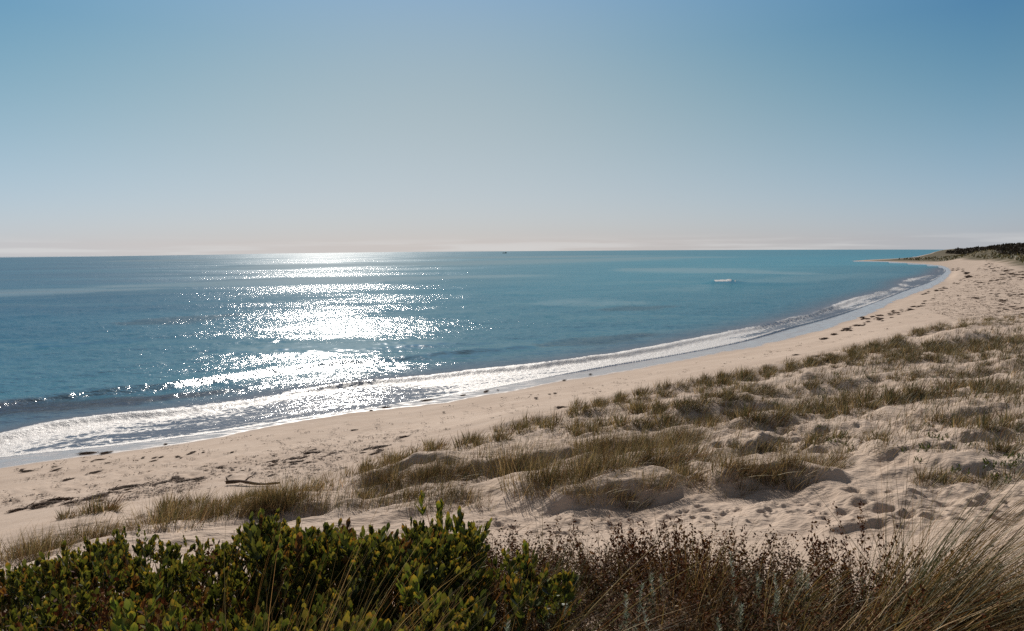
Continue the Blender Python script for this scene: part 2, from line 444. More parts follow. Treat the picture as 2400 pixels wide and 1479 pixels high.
# vegetated bank of the far headland
bankP = uline([(2165,601.5),(2250,604),(2337,611),(2362,615),(2400,627),(2470,650)], 1.95)
dK, sK, _, _ = polydist(X, Y, bankP)
bank = sstep(-1.5, 2.5, np.where(sK > 0, dK, -dK) + 1 + 2 * fbm(X * .12, Y * .12, 77, 3)) * sstep(75, 100, RR) * (S > 3) * (X > 30)
bank = np.maximum(bank, sstep(300, 380, RR) * sstep(2, 9, S) * (X > 30))
AZ = np.arctan2(X, Y)
na = len(azs)
mat = NT('sand')
p = mat.pos(); aw = mat.attr('wet'); ab = mat.attr('bank'); ad = mat.attr('dune')
n1 = mat.noise(p, .35, 5, .6); n2 = mat.noise(p, 9, 5, .65); n3 = mat.noise(p, 160, 3, .7)
dry = mat.mix(mat.ramp(n1, .3, .7), SAND_A, SAND_B)
dry = mat.mix(mat.math('MULTIPLY', mat.ramp(n2, .55, .75), .25), dry, (.36, .27, .21))
dry = mat.mix(mat.math('MULTIPLY', ad, mat.ramp(mat.noise(p, .8, 4, .6), .45, .75, 0, .45)), dry, (.40, .30, .22))
wetc = mat.mix(mat.noise(p, 1.2, 3), (.28, .235, .22), (.35, .30, .28))
c = mat.mix(aw, dry, wetc)
bk = mat.mix(mat.ramp(mat.noise(p, .12, 5, .7), .35, .65), (.075, .062, .036), (.15, .12, .07))
c = mat.mix(ab, c, bk)
rgh = mat.math('ADD', mat.ramp(aw, .2, 1.0, .9, .08), mat.math('MULTIPLY', mat.ramp(mat.noise(p, 1.1, 4, .6, ((1.0, 3.5, 1), -.5)), .42, .62), .28))
hgt = mat.math('ADD', mat.math('MULTIPLY', n2, .012), mat.math('MULTIPLY', n3, .0025))
rip = mat.noise(p, 5.0, 3, .6, ((1.0, 3.2, 1), -.35))
hgt = mat.math('ADD', hgt, mat.math('MULTIPLY', rip, mat.math('MULTIPLY', ad, .035)))
hgt = mat.math('MULTIPLY', hgt, mat.ramp(aw, 0, 1, 1, .12))
nb = mat.bump(hgt, 1.0, .9)
MSAND = mat.done(mat.bsdf(c, rgh, mat.ramp(aw, 0, 1, .15, 1.0), nb))
o = mesh_obj('ground', np.stack([X, Y, Z], -1).reshape(-1, 3), grid_faces(len(rs), na, True), MSAND,
             attrs={'wet': wet, 'bank': bank, 'dune': duneA})
tag(o, kind='structure')

# ------------------------------------------------------------------ sea
hu = np.array([-400, 0, 240, 500, 750, 1000, 1200, 1500, 1800, 2200, 2600.]); hv = np.array([618, 603.5, 601, 597, 593, 589.3, 587.3, 586, 585.5, 585, 585.])
hp = unproj(hu, hv, 0.0); haz = np.arctan2(hp[:, 0], hp[:, 1]); hr = np.clip(np.hypot(hp[:, 0], hp[:, 1]), 900, 6000)
az_in2 = np.linspace(-41, 41, NAZ)
az_out2 = np.linspace(-120, -41, 60, endpoint=False)
azs2 = np.radians(np.concatenate([az_out2, az_in2, -az_out2[::-1]]))
D = np.interp(azs2, haz, hr)
q0 = np.concatenate([np.linspace(0, .93, NRS), 1 - .07 * np.geomspace(1, .0005, 90)[1:], [1.0]])
r0 = 13.0
inv = (1 / r0) * (1 - q0)[:, None] + (1 / D)[None] * q0[:, None]
RS = 1 / inv; AA = np.broadcast_to(azs2[None], RS.shape)
X, Y = np.sin(AA) * RS, np.cos(AA) * RS
dA, sA, arcA, _ = polydist(X, Y, PA); sgA = dA * sA                     # + seaward of breaker line
dB, sB, arcB, _ = polydist(X, Y, PB); sgB = dB * sB                     # + seaward of swash edge
G = ground(X, Y, False)
S = shore_s(X, Y)
open_ = (RS > 200) & (S < -6)
sgA = np.where(open_, dA, sgA); sgB = np.where(open_, dB, sgB)
far = sstep(90, 25, dA)
wob = fbm(arcA * .10, sgA * .02, 61, 3)
Zs = np.zeros_like(X)
# swells rolling in parallel to the shore
for lam, amp, ph, sd0 in ((9.0, .07, 0.2, 5), (5.2, .025, 1.3, 8), (14.0, .11, 2.0, 11)):
    w_ = np.sin((sgA + 2.2 * wob * (1 + sgA * .05)) * 2 * math.pi / lam + ph)
    Zs += amp * (np.exp(1.2 * (w_ - 1)) - .35) * sstep(-.5, 4, sgA) * (.35 + .65 * sstep(200, 30, sgA)) * (.6 + 1.1 * vnoise(arcA * .05, sgA / lam, sd0))
# the breaker itself, higher and lower along the line
brk = .16 + .16 * vnoise(arcA * .22, arcA * 0, 71)
sb = sgA + .3 * fbm(arcA * .6, arcA * 0 + 3, 73, 3)
Zs += brk * np.where(sb > -.1, np.exp(-((sb + .1) / .9) ** 2), np.exp(-((sb + .1) / .28) ** 2)) * sstep(300, 60, RS)
# a second lifting wave behind it on the left
sb2 = sgA - 5.2 - 1.2 * np.sin(arcA * .05)
Zs += .20 * np.where(sb2 > 0, np.exp(-(sb2 / 1.4) ** 2), np.exp(-(sb2 / .55) ** 2)) * sstep(32, 18, arcA - 6) 
# lone whitecap offshore
wc = unproj(1697, 661, .2)
wd_ = ((X - wc[0]) * .95 - (Y - wc[1]) * .3); wf_ = ((Y - wc[1]) * .95 + (X - wc[0]) * .3)
cap = np.exp(-(wd_ / 2.4) ** 2) * np.exp(-(wf_ / 2.0) ** 2)
Zs += .55 * cap * (1 + .6 * vnoise(X * 1.2, Y * 1.2, 5)) + .28 * np.exp(-((wd_ - 4) / 9) ** 2) * np.exp(-(wf_ / 1.8) ** 2)
# chop
Zs += sstep(-.5, 3, sgA) * (fbm(X * .5, Y * .9, 81, 4, .55) * .09 + fbm(X * 2.2, Y * 3.1, 85, 2, .5) * .03) * sstep(160, 50, RS)
# foam turbulence
ft = sstep(1.2, .2, sgA) * sstep(-.3, .4, sgB)
Zs += ft * fbm(X * 3.0, Y * 3.4, 91, 4, .6) * .03 * sstep(-2.6, -.2, sgA)
Zs = np.where(sgB > 0, np.maximum(Zs, G + .018 * np.clip(sgB / .5, 0, 1)), G + .03 * np.clip(sgB / .5, -9, 0))
Zs = np.where((S > 4), -1.0, Zs)
Zs = np.where((RS > 230) & (S > -1), -.4, Zs)
edge = sstep(0, .25, sgB)
foam = sstep(.9 , -.05, sgA + .5 * fbm(arcA * .5, sgA * .3, 95, 3)) * sstep(-.02, .12, sgB)
fsolid = np.exp(-((sgA + .35) / .75) ** 2) * sstep(230, 120, RS) + .9 * np.exp(-((sgB - .15) / .22) ** 2) * (sgB > 0)
foam = foam * (.50 + .6 * np.clip(fsolid, 0, 1) + .22 * sstep(6, 16, arcA - 16) * sstep(42, 30, arcA - 16) + .25 * vnoise(arcA * .35, sgA * .3, 98))
strk = fbm(arcA * .45 + 3 * sgA, sgA * 2.6, 111, 4, .6)
foam = foam * np.clip(1 + 1.0 * strk * (1 - np.clip(fsolid, 0, 1)), .2, 1.5)
foam = foam * (1 - .42 * sstep(26, 60, arcA)) * sstep(320, 200, RS) * (.82 + .8 * vnoise(arcA * .17, sgA * .1, 99))
foam = np.maximum(foam, sstep(.32, .75, cap * (1 + .9 * fbm(X * 1.3, Y * 1.3, 6, 3))) * sstep(-.7, .2, -wf_ + .2))
shal = np.exp(-np.clip(sgA, 0, 1e4) / 5.5)
mid = np.exp(-np.clip(sgA, 0, 1e4) / 60.0)

# slicks: smooth lanes on the water, and dark lanes with stirred-up sand and swell-front shade painted in; laid out on the water plane
def lane(pts, hw):
    P = np.array(pts, float); c = unproj(P[:, 0], P[:, 1], 0.0); e = unproj(P[:, 0], P[:, 1] + np.asarray(hw), 0.0)
    w = np.hypot(*(c - e).T); d, _, arc, tot = polydist(X, Y, c)
    seg_ = np.hypot(*(c[1:] - c[:-1]).T); cum = np.concatenate([[0], np.cumsum(seg_)])
    wl = np.interp(arc, cum, w) * (1 + .8 * vnoise(arc / (tot / 9), arc * 0, 17))
    return np.exp(-(d / wl) ** 4) * sstep(0, .08 * tot, arc) * sstep(0, .2 * tot, tot - arc)
slick = np.maximum.reduce([lane([(150, 674), (450, 667), (800, 656), (1100, 649), (1350, 642)], [4, 6, 7, 5, 3]),
    lane([(1420, 632), (1560, 632), (1850, 641), (2000, 646)], [4, 5, 3, 2]),
    lane([(480, 637), (640, 628), (800, 621), (1100, 616.5), (1400, 608), (1700, 600)], [2, 4, 5, 3.5, 2.5, 2]),
    lane([(-200, 694), (0, 687), (250, 680), (450, 673)], [6, 6, 5, 3]),
    lane([(900, 607), (1200, 603), (1500, 598)], [2, 2, 2]), lane([(250, 612), (350, 611), (420, 612)], [2, 3, 2]),
    lane([(1250, 716), (1400, 709), (1560, 712)], [6, 9, 6]) * .6, lane([(500, 822), (800, 812), (1100, 800)], [9, 13, 9]) * .85,
    lane([(2100, 640), (1900, 652), (1700, 668), (1500, 690)], [3, 3, 3, 4]) * .5])
silt_shade = np.maximum.reduce([lane([(-200, 985), (0, 962), (150, 953), (300, 940), (450, 926), (620, 908)], [10, 14, 12, 10, 8, 5]),
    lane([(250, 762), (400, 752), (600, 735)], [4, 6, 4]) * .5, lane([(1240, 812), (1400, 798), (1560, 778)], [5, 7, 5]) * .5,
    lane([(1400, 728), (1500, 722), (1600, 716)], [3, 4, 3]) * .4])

turq = sstep(-.62, .35, np.arctan2(X, Y + 5)) * (1 - .25 * sstep(300, 900, RS))
m = NT('sea_water')
p = m.pos(); af = m.attr('foam'); ash = m.attr('shallow'); amd = m.attr('mid'); aft = m.attr('surf')
# broad bands of ruffled and slick water, drawn out along the swell
band = m.noise(p, .016, 4, .55, ((1.0, 3.2, 1), -.22), .4)
band2 = m.noise(p, .07, 4, .6, ((1.0, 4.0, 1), -.5), .3)
ruff0 = m.math('ADD', m.math('MULTIPLY', m.ramp(band, .34, .56), .70), m.math('MULTIPLY', m.ramp(band2, .36, .58), .30))
ruff = m.math('MULTIPLY', ruff0, m.math('SUBTRACT', 1.0, m.attr('slick')))
w1 = m.noise(p, .9, 3, .6, ((1.0, 1.7, 1), -.2)); w2 = m.noise(p, 3.0, 3, .6, ((1.0, 1.6, 1), .15)); w3 = m.noise(p, 11, 2, .6)
h = m.math('ADD', m.math('MULTIPLY', w1, .16), m.math('MULTIPLY', w2, .12)); h = m.math('ADD', h, m.math('MULTIPLY', w3, .018))
h = m.math('MULTIPLY', h, m.ramp(ruff, 0, 1, .10, 1.0)); h = m.math('MULTIPLY', h, m.ramp(ash, .3, 1.0, 1.0, .55))
nb = m.bump(h, 1.0, WB)
deep = m.mix(m.ramp(m.noise(p, .012, 4, .6, ((1.0, 2.4, 1), -.2)), .35, .65), DEEP_A, DEEP_B)
c = m.mix(m.attr('turq'), deep, m.mix(m.noise(p, .03, 3), TURQ_A, TURQ_B))
c = m.mix(m.ramp(amd, .35, .95), c, MIDC)
c = m.mix(m.ramp(ash, .25, 1.0), c, SHALC)
c = m.mix(m.math('MULTIPLY', m.attr('silt_shade'), .85), c, (.045, .035, .04))  # sandy brown plus the shade of the swell fronts, mixed into the base colour
c = m.mix(m.math('MULTIPLY', m.attr('slick'), .15), c, (.10, .30, .36))
rough = m.math('ADD', m.ramp(ruff, 0, 1, .10, .12), m.math('MULTIPLY', m.ramp(amd, .0, .35, .06, 0.0), ruff))
dif = m.n('ShaderNodeBsdfDiffuse'); m.put(dif.inputs['Color'], c); m.l(nb, dif.inputs['Normal'])
gls = m.n('ShaderNodeBsdfAnisotropic'); m.put(gls.inputs['Roughness'], rough); m.l(nb, gls.inputs['Normal'])
fre = m.n('ShaderNodeFresnel'); fre.inputs['IOR'].default_value = 1.33; m.l(nb, fre.inputs['Normal'])
wmx = m.n('ShaderNodeMixShader'); m.l(m.math('MINIMUM', fre.outputs[0], m.math('ADD', m.math('MULTIPLY', m.ramp(ash, .2, 1.0, 1.0, .55), REFL), m.math('MULTIPLY', m.attr('slick'), .14))), wmx.inputs[0]); m.l(dif.outputs[0], wmx.inputs[1]); m.l(gls.outputs[0], wmx.inputs[2])
water = wmx.outputs[0]
# foam
v1 = m.n('ShaderNodeTexVoronoi', feature='DISTANCE_TO_EDGE'); v1.inputs['Scale'].default_value = 2.6
dv = m.n('ShaderNodeVectorMath', operation='ADD'); nz = m.n('ShaderNodeTexNoise'); nz.inputs['Scale'].default_value = 1.6; nz.inputs['Detail'].default_value = 4
m.l(p, nz.inputs['Vector']); m.l(p, dv.inputs[0]); m.l(nz.outputs['Color'], dv.inputs[1]); m.l(dv.outputs[0], v1.inputs['Vector'])
lace = m.ramp(v1.outputs['Distance'], .03, .22, 1.0, 0.0)
fn = m.noise(p, 5.5, 6, .7); fn2 = m.noise(p, .9, 4, .6)
thr = m.math('ADD', m.math('MULTIPLY', fn, .55), m.math('MULTIPLY', m.math('SUBTRACT', 1.0, lace), .25)); thr = m.math('ADD', thr, m.math('MULTIPLY', fn2, .25))
ff = m.math('SUBTRACT', m.math('MULTIPLY', af, 1.25), thr)
ff = m.ramp(ff, -.12, .18)
fb = m.bump(m.math('ADD', m.math('MULTIPLY', fn, .06), m.math('MULTIPLY', m.noise(p, 16, 3, .6), .010)), 1.0, 1.0)
foamsh = m.bsdf((.88, .84, .81), .45, .5, fb, .25, (.8, .78, .75))
mx = m.n('ShaderNodeMixShader'); m.l(ff, mx.inputs[0]); m.l(water, mx.inputs[1]); m.l(foamsh, mx.inputs[2])
MSEA = m.done(mx.outputs[0])
o = mesh_obj('sea', np.stack([X, Y, Zs], -1).reshape(-1, 3), grid_faces(X.shape[0], X.shape[1]), MSEA,
             attrs={'foam': foam, 'shallow': shal, 'mid': mid, 'surf': ft, 'slick': slick, 'turq': turq, 'silt_shade': silt_shade})
tag(o, kind='structure')

# ------------------------------------------------------------------ plants
def unit(v): return v / np.maximum(np.linalg.norm(v, axis=-1, keepdims=True), 1e-9)
def blades(base, d0, Ln, wd, bend, seg=4, col=None, r=rng):
    """curved tapering strips. base (n,3), d0 (n,3) start direction, Ln, wd (n,), bend (n,3) tip displacement / length"""
    n_ = len(base); t = np.linspace(0, 1, seg + 1)[None, :, None]
    c = base[:, None] + Ln[:, None, None] * (d0[:, None] * t + bend[:, None] * t ** 2.2)
    ang = r.random(n_) * math.pi
    side = np.stack([np.cos(ang), np.sin(ang), 0 * ang], -1)
    side = unit(side - d0 * (side * d0).sum(-1, keepdims=True))
    w = (wd[:, None, None] * .5) * np.maximum(1 - t ** 1.6, .06)
    V = np.stack([c - side[:, None] * w, c + side[:, None] * w], 2)       # n, seg+1, 2, 3
    idx = np.arange(n_)[:, None] * (seg + 1) * 2 + np.arange(seg)[None] * 2
    F = np.stack([idx, idx + 1, idx + 3, idx + 2], -1).reshape(-1, 4)
    Cc = None if col is None else np.repeat(col, (seg + 1) * 2, 0)
    return V.reshape(-1, 3), F, Cc
def pal(n_, cols, w, jit=.25, r=rng):
    cols = np.array(cols, float); k = r.choice(len(cols), n_, p=np.array(w) / np.sum(w))
    return cols[k] * (1 + jit * (r.random((n_, 1)) * 2 - 1)) * (1 + .08 * (r.random((n_, 3)) * 2 - 1))
class Acc:
    def __init__(s): s.V = []; s.F4 = []; s.F3 = []; s.C = []; s.n = 0
    def add(s, V, F, Cc):
        s.V.append(V); s.C.append(Cc)
        (s.F4 if F.shape[1] == 4 else s.F3).append(F + s.n); s.n += len(V)
    def obj(s, name, mat, parent=None, smooth=True):
        FL = [np.concatenate(x) for x in (s.F4, s.F3) if x]
        return mesh_obj(name, np.concatenate(s.V), None, mat, parent, smooth, col=np.concatenate(s.C), FL=FL)
M_GRASS = leafy('dune_grass_blades', .2, .6, .25, (1.15, 1.05, .7))
M_LEAF = leafy('shrub_leaves', .34, .45, .35, (1.6, 1.35, .5))
M_DRY = leafy('dry_stalks', .15, .8, .15, (1.1, 1.0, .8))
M_SILV = leafy('silver_leaves', .15, .7, .2, (1.0, 1.0, .9))
G_OL, G_GR, G_ST, G_BR, G_GY = (.14, .108, .052), (.085, .09, .042), (.44, .33, .19), (.15, .085, .045), (.15, .15, .11)

def tuft_data(nb, rad, ht, lean=.25, wd=.005, seg=4, mixw=(5, 2.2, 2.6, 2), seed=0, straw=.0):
    r = np.random.default_rng(seed)
    a = r.random(nb) * 6.283; q = rad * np.sqrt(r.random(nb))
    base = np.stack([q * np.cos(a) * 1.3, q * np.sin(a), -.04 + 0 * a], -1)
    out = np.stack([np.cos(a), np.sin(a), 0 * a], -1)
    d0 = unit(np.stack([0 * a, 0 * a, 1 + 0 * a], -1) + out * (.12 + .35 * r.random((nb, 1))) + np.array([lean * .5, 0, 0]) + .17 * r.standard_normal((nb, 3)))
    bend = np.array([lean * .8, .02, -.08]) * (.2 + r.random((nb, 1))) + out * .15 * r.random((nb, 1))
    Ln = ht * (.3 + .85 * r.random(nb)) * (1 - .35 * (q / rad) ** 2)
    fl = r.random(nb) < .12                                        # fallen dead blades
    d0[fl] = unit(d0[fl] * np.array([1.6, 1.6, .35])); bend[fl] *= 1.3
    col = pal(nb, (G_OL, G_GR, G_ST, G_BR), mixw, r=r)
    col[fl] = pal(int(fl.sum()), (G_ST, G_BR), (2, 2), r=r)
    return blades(base, d0, Ln, wd * (.7 + .6 * r.random(nb)), bend, seg, col, r)
protos = []
for k, (nb, rad, ht, lean, wd) in enumerate([(100, .17, .52, .2, .0065), (125, .26, .54, .3, .0065), (60, .1, .52, .12, .0065), (40, .24, .36, .25, .0065), (85, .34, .4, .32, .0065), (150, .34, .58, .2, .0065)]):
    protos.append(tuft_data(nb, rad, ht, lean, wd, 4, seed=100 + k))
protos_far = [tuft_data(nb, rad, ht, lean, .014, 3, seed=200 + k) for k, (nb, rad, ht, lean) in enumerate([(50, .16, .42, .25), (65, .24, .46, .3), (35, .12, .4, .2), (45, .3, .36, .3)])]

# bands of grass seen on the dune: (polyline in the photo, spread in photo pixels, tufts, size, where)
bands = [
 ([(1330,972),(1420,948),(1500,928),(1600,910),(1680,893)], 12, 75, .8, 'on the seaward lip of the dune in mid beach', 'near'),
 ([(1680,893),(1760,882),(1900,852),(2050,818),(2110,800)], 13, 187, .8, 'on the far seaward lip of the dune', 'far'),
 ([(1950,850),(2050,825),(2130,785),(2200,770),(2300,758),(2400,748)], 8, 137, .8, 'on the crest beyond the bare sand at right', 'far'),
 ([(2080,835),(2200,820),(2300,812),(2400,800)], 16, 162, .9, 'in the dense green-brown belt at right', 'far'),
 ([(1950,850),(2060,842),(2170,835),(2400,835)], 18, 87, .7, 'in the dense green-brown belt at right', 'far'),
 ([(1900,965),(2000,950),(2150,930),(2280,915),(2400,915)], 16, 93, .9, 'in the long belt crossing the dune at right', 'near'),
 ([(1330,1010),(1450,1002),(1560,992),(1700,985),(1830,975),(1950,958)], 16, 87, .85, 'in the belt along the upper dune', 'near'),
 ([(1480,965),(1600,950),(1700,930),(1800,915)], 14, 75, .8, 'behind the upper belt of dune grass', 'near'),
 ([(1060,1050),(1140,1030),(1210,1010),(1310,985)], 13, 32, .9, 'on the low mound meeting the open beach', 'near'),
 ([(720,1150),(800,1120),(870,1095),(960,1070),(1040,1045)], 12, 37, .8, 'on the seaward edge left of the mounds', 'near'),
 ([(840,1135),(920,1125),(1000,1112),(1080,1100)], 12, 20, .95, 'on the mound right of the shrub tips', 'near'),
 ([(1150,1110),(1200,1100),(1250,1090)], 8, 7, 1.2, 'in the tall bunch by the shaded hollow', 'near'),
 ([(1255,1130),(1340,1118),(1430,1100),(1530,1085),(1620,1065)], 13, 37, 1.0, 'on top of the shaded sand scarp', 'near'),
 ([(1330,1055),(1430,1050),(1560,1035),(1640,1025)], 12, 35, .9, 'behind the shaded sand scarp', 'near'),
 ([(1630,1120),(1720,1118),(1820,1112),(1920,1100),(1990,1085)], 17, 44, .82, 'spilling over the long scarp right of centre', 'near'),
 ([(1400,1165),(1500,1155)], 6, 3, .7, 'at the foot of the shaded scarp', 'near'),
 ([(1690,1060),(1800,1050),(1900,1045)], 14, 15, .7, 'on trampled sand above the long scarp', 'near'),
 ([(1880,1035),(1960,1025),(2060,1030),(2130,1030)], 12, 17, .75, 'in the open sand right of the trampled patch', 'near'),
 ([(2130,1130),(2200,1120),(2290,1130),(2370,1120)], 14, 17, .7, 'sprawling low on the bare sand at right', 'near'),
 ([(2180,985),(2270,1000),(2400,990)], 16, 20, .8, 'near the right edge of the dune', 'near'),
 ([(2330,1060),(2400,1040)], 10, 6, .8, 'near the right edge of the dune', 'near'),
 ([(2040,880),(2150,885),(2300,870),(2400,875)], 14, 50, .6, 'thinly scattered on tawny sand at right', 'far'),
 ([(1700,945),(1850,915),(2000,890)], 16, 50, .6, 'thinly scattered on tawny sand at right', 'far'),
 ([(360,1235),(430,1215),(520,1205),(620,1190),(700,1165)], 14, 42, .85, 'in the thick fringe behind the green shrub', 'near'),
 ([(370,1190),(450,1183),(560,1178),(650,1160)], 8, 25, .7, 'at the top of the beach behind the green shrub', 'near'),
 ([(215,1198),(260,1196)], 5, 5, .8, 'in the lone clump on the left beach', 'near'),
 ([(130,1215),(180,1208),(200,1205)], 5, 6, .55, 'in the lone clump on the left beach', 'near'),
 ([(0,1310),(60,1305),(130,1290)], 10, 15, .8, 'at the left edge above the green shrub', 'near'),
 ([(180,1262),(240,1255),(310,1245)], 8, 11, .75, 'on pale sand just behind the shrub at left', 'near'),
 ([(1250,1152),(1340,1150),(1450,1142),(1560,1128),(1640,1105)], 8, 20, .62, 'hanging down the face of the shaded scarp', 'near'),
 ([(820,1170),(900,1165),(980,1160),(1060,1150)], 14, 11, .6, 'on the sand behind the shrub tips', 'near'),
]
T = []
for bi, (pl, sp, cnt, size, where, z_) in enumerate(bands):
    cnt = int(cnt * 1.25)
    pl = np.array(pl, float); seg_ = np.hypot(*(pl[1:] - pl[:-1]).T); cum = np.concatenate([[0], np.cumsum(seg_)])
    s_ = rng.random(cnt) * cum[-1]
    # cluster along the band
    s_ = s_ + 14 * np.sin(s_ * .12 + bi)
    s_ = np.clip(s_, 0, cum[-1])
    u = np.interp(s_, cum, pl[:, 0]) + rng.normal(0, 5, cnt); v = np.interp(s_, cum, pl[:, 1]) + rng.normal(0, sp * .55, cnt)
    for i in range(cnt): T.append((u[i], v[i], size, bi))
T = np.array(T)
W = on_ground(T[:, 0], T[:, 1])
W[:, 2] = ground(W[:, 0], W[:, 1], False)
order = np.argsort(np.hypot(W[:, 0], W[:, 1]) / T[:, 2])
pm_objs = []
stuff = Acc()
sizes = ('small', 'middling', 'tall')
for rank, i in enumerate(order):
    bi = int(T[i, 3]); size = T[i, 2] * rng.uniform(.5, 1.22); where = bands[bi][4]
    dist = float(np.hypot(*W[i, :2])); rz = rng.normal(0, .35)
    if rank < 296:
        k = int(rng.integers(len(protos))); V, F, Cc = protos[k]
        if k >= len(pm_objs) or True:
            key = 'tuft%d' % k; size *= .98
            if key not in bpy.data.meshes:
                o = mesh_obj('dune_grass_tuft', V, F, M_GRASS, col=Cc); o.data.name = key
            else:
                src = bpy.data.meshes[key]; o = bpy.data.objects.new('dune_grass_tuft', src); C.objects.link(o)
        o.location = W[i]; o.rotation_euler = (rng.normal(0, .06), rng.normal(0, .06), rz)
        sz = size; o.scale = (sz, sz, sz * rng.uniform(.85, 1.1))
        sname = sizes[0 if sz < .72 else (1 if sz < .98 else 2)]
        look = ('olive', 'thick olive-brown', 'slim upright', 'sparse low', 'spreading', 'bushy')[k]
        tag(o, f'{sname} {look} dune grass tuft {where}', 'grass tuft', f'dune grass tufts {where}')
    else:
        V, F, Cc = protos_far[int(rng.integers(len(protos_far)))]
        c_, s_ = math.cos(rz), math.sin(rz)
        sz = size * 1.0
        Vr = np.stack([V[:, 0] * c_ - V[:, 1] * s_, V[:, 0] * s_ + V[:, 1] * c_, V[:, 2]], -1) * sz + W[i]
        stuff.add(Vr, F, Cc * rng.uniform(.75, 1.25))
# thin sprinkling of single blades and runners between the tufts
q = np.concatenate([scat(1000, [(1100,1040),(1400,960),(2000,830),(2400,740),(2400,1060),(2050,1060),(1600,1090),(1000,1150),(850,1130)]),
                    scat(260, [(300,1240),(800,1150),(1050,1130),(1150,1200),(900,1200),(500,1215)]),
                    scat(260, [(2000,840),(2400,760),(2400,950),(1850,960)]), scat(200, [(2400,750),(2750,700),(2900,1150),(2400,1080)])])
w_ = on_ground(q[:, 0], q[:, 1])
for p_ in w_:
    nb = int(rng.integers(4, 16)); dd = np.hypot(p_[0], p_[1])
    b = p_ + np.stack([rng.normal(0, .12, nb), rng.normal(0, .1, nb), np.full(nb, -.02)], -1)
    d0 = unit(np.stack([rng.normal(.15, .25, nb), rng.normal(0, .25, nb), np.ones(nb)], -1))
    V, F, Cc = blades(b, d0, rng.uniform(.12, .34, nb), np.full(nb, max(.005, dd * .0005)), np.array([.3, .02, -.1]) * rng.random((nb, 1)), 3, pal(nb, (G_OL, G_GR, G_ST, G_BR), (4, 3, 1.2, 2)))
    stuff.add(V, F, Cc)
# low growth on the grassy bank of the far headland
nb = 9000
aa = np.radians(rng.uniform(30, 43, nb)); rr_ = np.exp(rng.uniform(math.log(110), math.log(420), nb))
bx, by = np.sin(aa) * rr_, np.cos(aa) * rr_
dK, sK, _, _ = polydist(bx, by, bankP)
m_ = (np.where(sK > 0, dK, -dK) > 1.5) & (shore_s(bx, by) > 4)
bx, by, rr_ = bx[m_], by[m_], rr_[m_]; nb = len(bx)
b = np.stack([bx, by, ground(bx, by, False) - .05], -1)
d0 = unit(np.stack([rng.normal(.1, .35, nb), rng.normal(0, .35, nb), np.ones(nb)], -1))
V, F, Cc = blades(b, d0, rng.uniform(.5, 1.1, nb), rr_ * .0016, np.array([.3, .02, -.1]) * rng.random((nb, 1)), 2, pal(nb, ((.11, .095, .05), (.17, .14, .08), (.08, .08, .04)), (4, 2, 2)))
stuff.add(V, F, Cc)
tag(stuff.obj('dune_grass', M_GRASS), kind='stuff', label='thin olive-brown dune grass scattered over the farther sand and the headland bank')

# small fleshy seedlings dotted over the sand
def leaf_mesh(base, d, nrm, Ln, Wd, prof, col, colt, cup=.25, tipc=.6):
    """flat-folded leaves. base, d (axis), nrm (n,3). prof: half-width profile at stations."""
    n_ = len(base); st = np.linspace(0, 1, len(prof)); side = unit(np.cross(d, nrm)); nrm = np.cross(side, d)
    c = base[:, None] + d[:, None] * (Ln[:, None] * st)[..., None] + nrm[:, None] * (Ln[:, None] * (.18 * st ** 2))[..., None]
    w = (Wd[:, None] * np.array(prof))[..., None]
    l_ = c - side[:, None] * w + nrm[:, None] * w * cup; r_ = c + side[:, None] * w + nrm[:, None] * w * cup
    V = np.stack([l_, c, r_], 2); k = len(prof)
    i0 = np.arange(n_)[:, None] * k * 3 + np.arange(k - 1)[None] * 3
    F = np.concatenate([np.stack([i0, i0 + 1, i0 + 4, i0 + 3], -1).reshape(-1, 4), np.stack([i0 + 1, i0 + 2, i0 + 5, i0 + 4], -1).reshape(-1, 4)])
    f = np.clip((st - tipc) / (1 - tipc), 0, 1)[None, :, None, None]
    Cc = col[:, None, None] * (1 - f) + colt[:, None, None] * f
    Cc = np.broadcast_to(Cc, V.shape)
    return V.reshape(-1, 3), F, Cc.reshape(-1, 3)
OBOV = [.12, .45, .85, 1.0, .8, .15]
def shoot(nl, r, h=.12, leafl=.05, leafw=.011, cols=None, ctip=None, open_=.75):
    t = np.sort(r.random(nl)); a = np.arange(nl) * 2.4 + r.random() * 6
    base = np.stack([0 * t, 0 * t, t * h], -1)
    out = np.stack([np.cos(a), np.sin(a), 0 * a], -1); up = np.array([0, 0, 1.0])
    el = open_ * (1.15 - .75 * t)[:, None] * r.uniform(.7, 1.2, (nl, 1))
    d = unit(out * np.sin(el) + up * np.cos(el)); nrm = unit(up * np.sin(el) - out * np.cos(el))
    L_ = leafl * r.uniform(.7, 1.15, nl) * (1 - .25 * t)
    return leaf_mesh(base, d, nrm, L_, L_ * leafw / leafl * r.uniform(.85, 1.15, nl), OBOV, cols, ctip)
def xf(V, p, ax, sc, rz, r):
    c_, s_ = math.cos(rz), math.sin(rz)
    X_ = np.stack([V[:, 0] * c_ - V[:, 1] * s_, V[:, 0] * s_ + V[:, 1] * c_, V[:, 2]], -1) * sc
    ax = ax / np.linalg.norm(ax)
    t1 = np.cross([0, 1, 0], ax); t1 /= np.linalg.norm(t1); t2 = np.cross(ax, t1)
    return X_[:, :1] * t1 + X_[:, 1:2] * t2 + X_[:, 2:] * ax + p
seedp = []
for k in range(3):
    r = np.random.default_rng(300 + k); A_ = Acc()
    for j in range(5 + 2 * k):
        c0 = pal(9, ((.05, .075, .03), (.07, .085, .035)), (1, 1), r=r)
        V, F, Cc = shoot(9, r, .09, .04, .009, c0, c0 * 1.2)
        A_.add(xf(V, np.array([r.normal(0, .1), r.normal(0, .07), -.01]), np.array([r.normal(0, .4), r.normal(0, .4), 1]), r.uniform(.8, 1.4), r.random() * 6, r), F, Cc)
    seedp.append(A_)
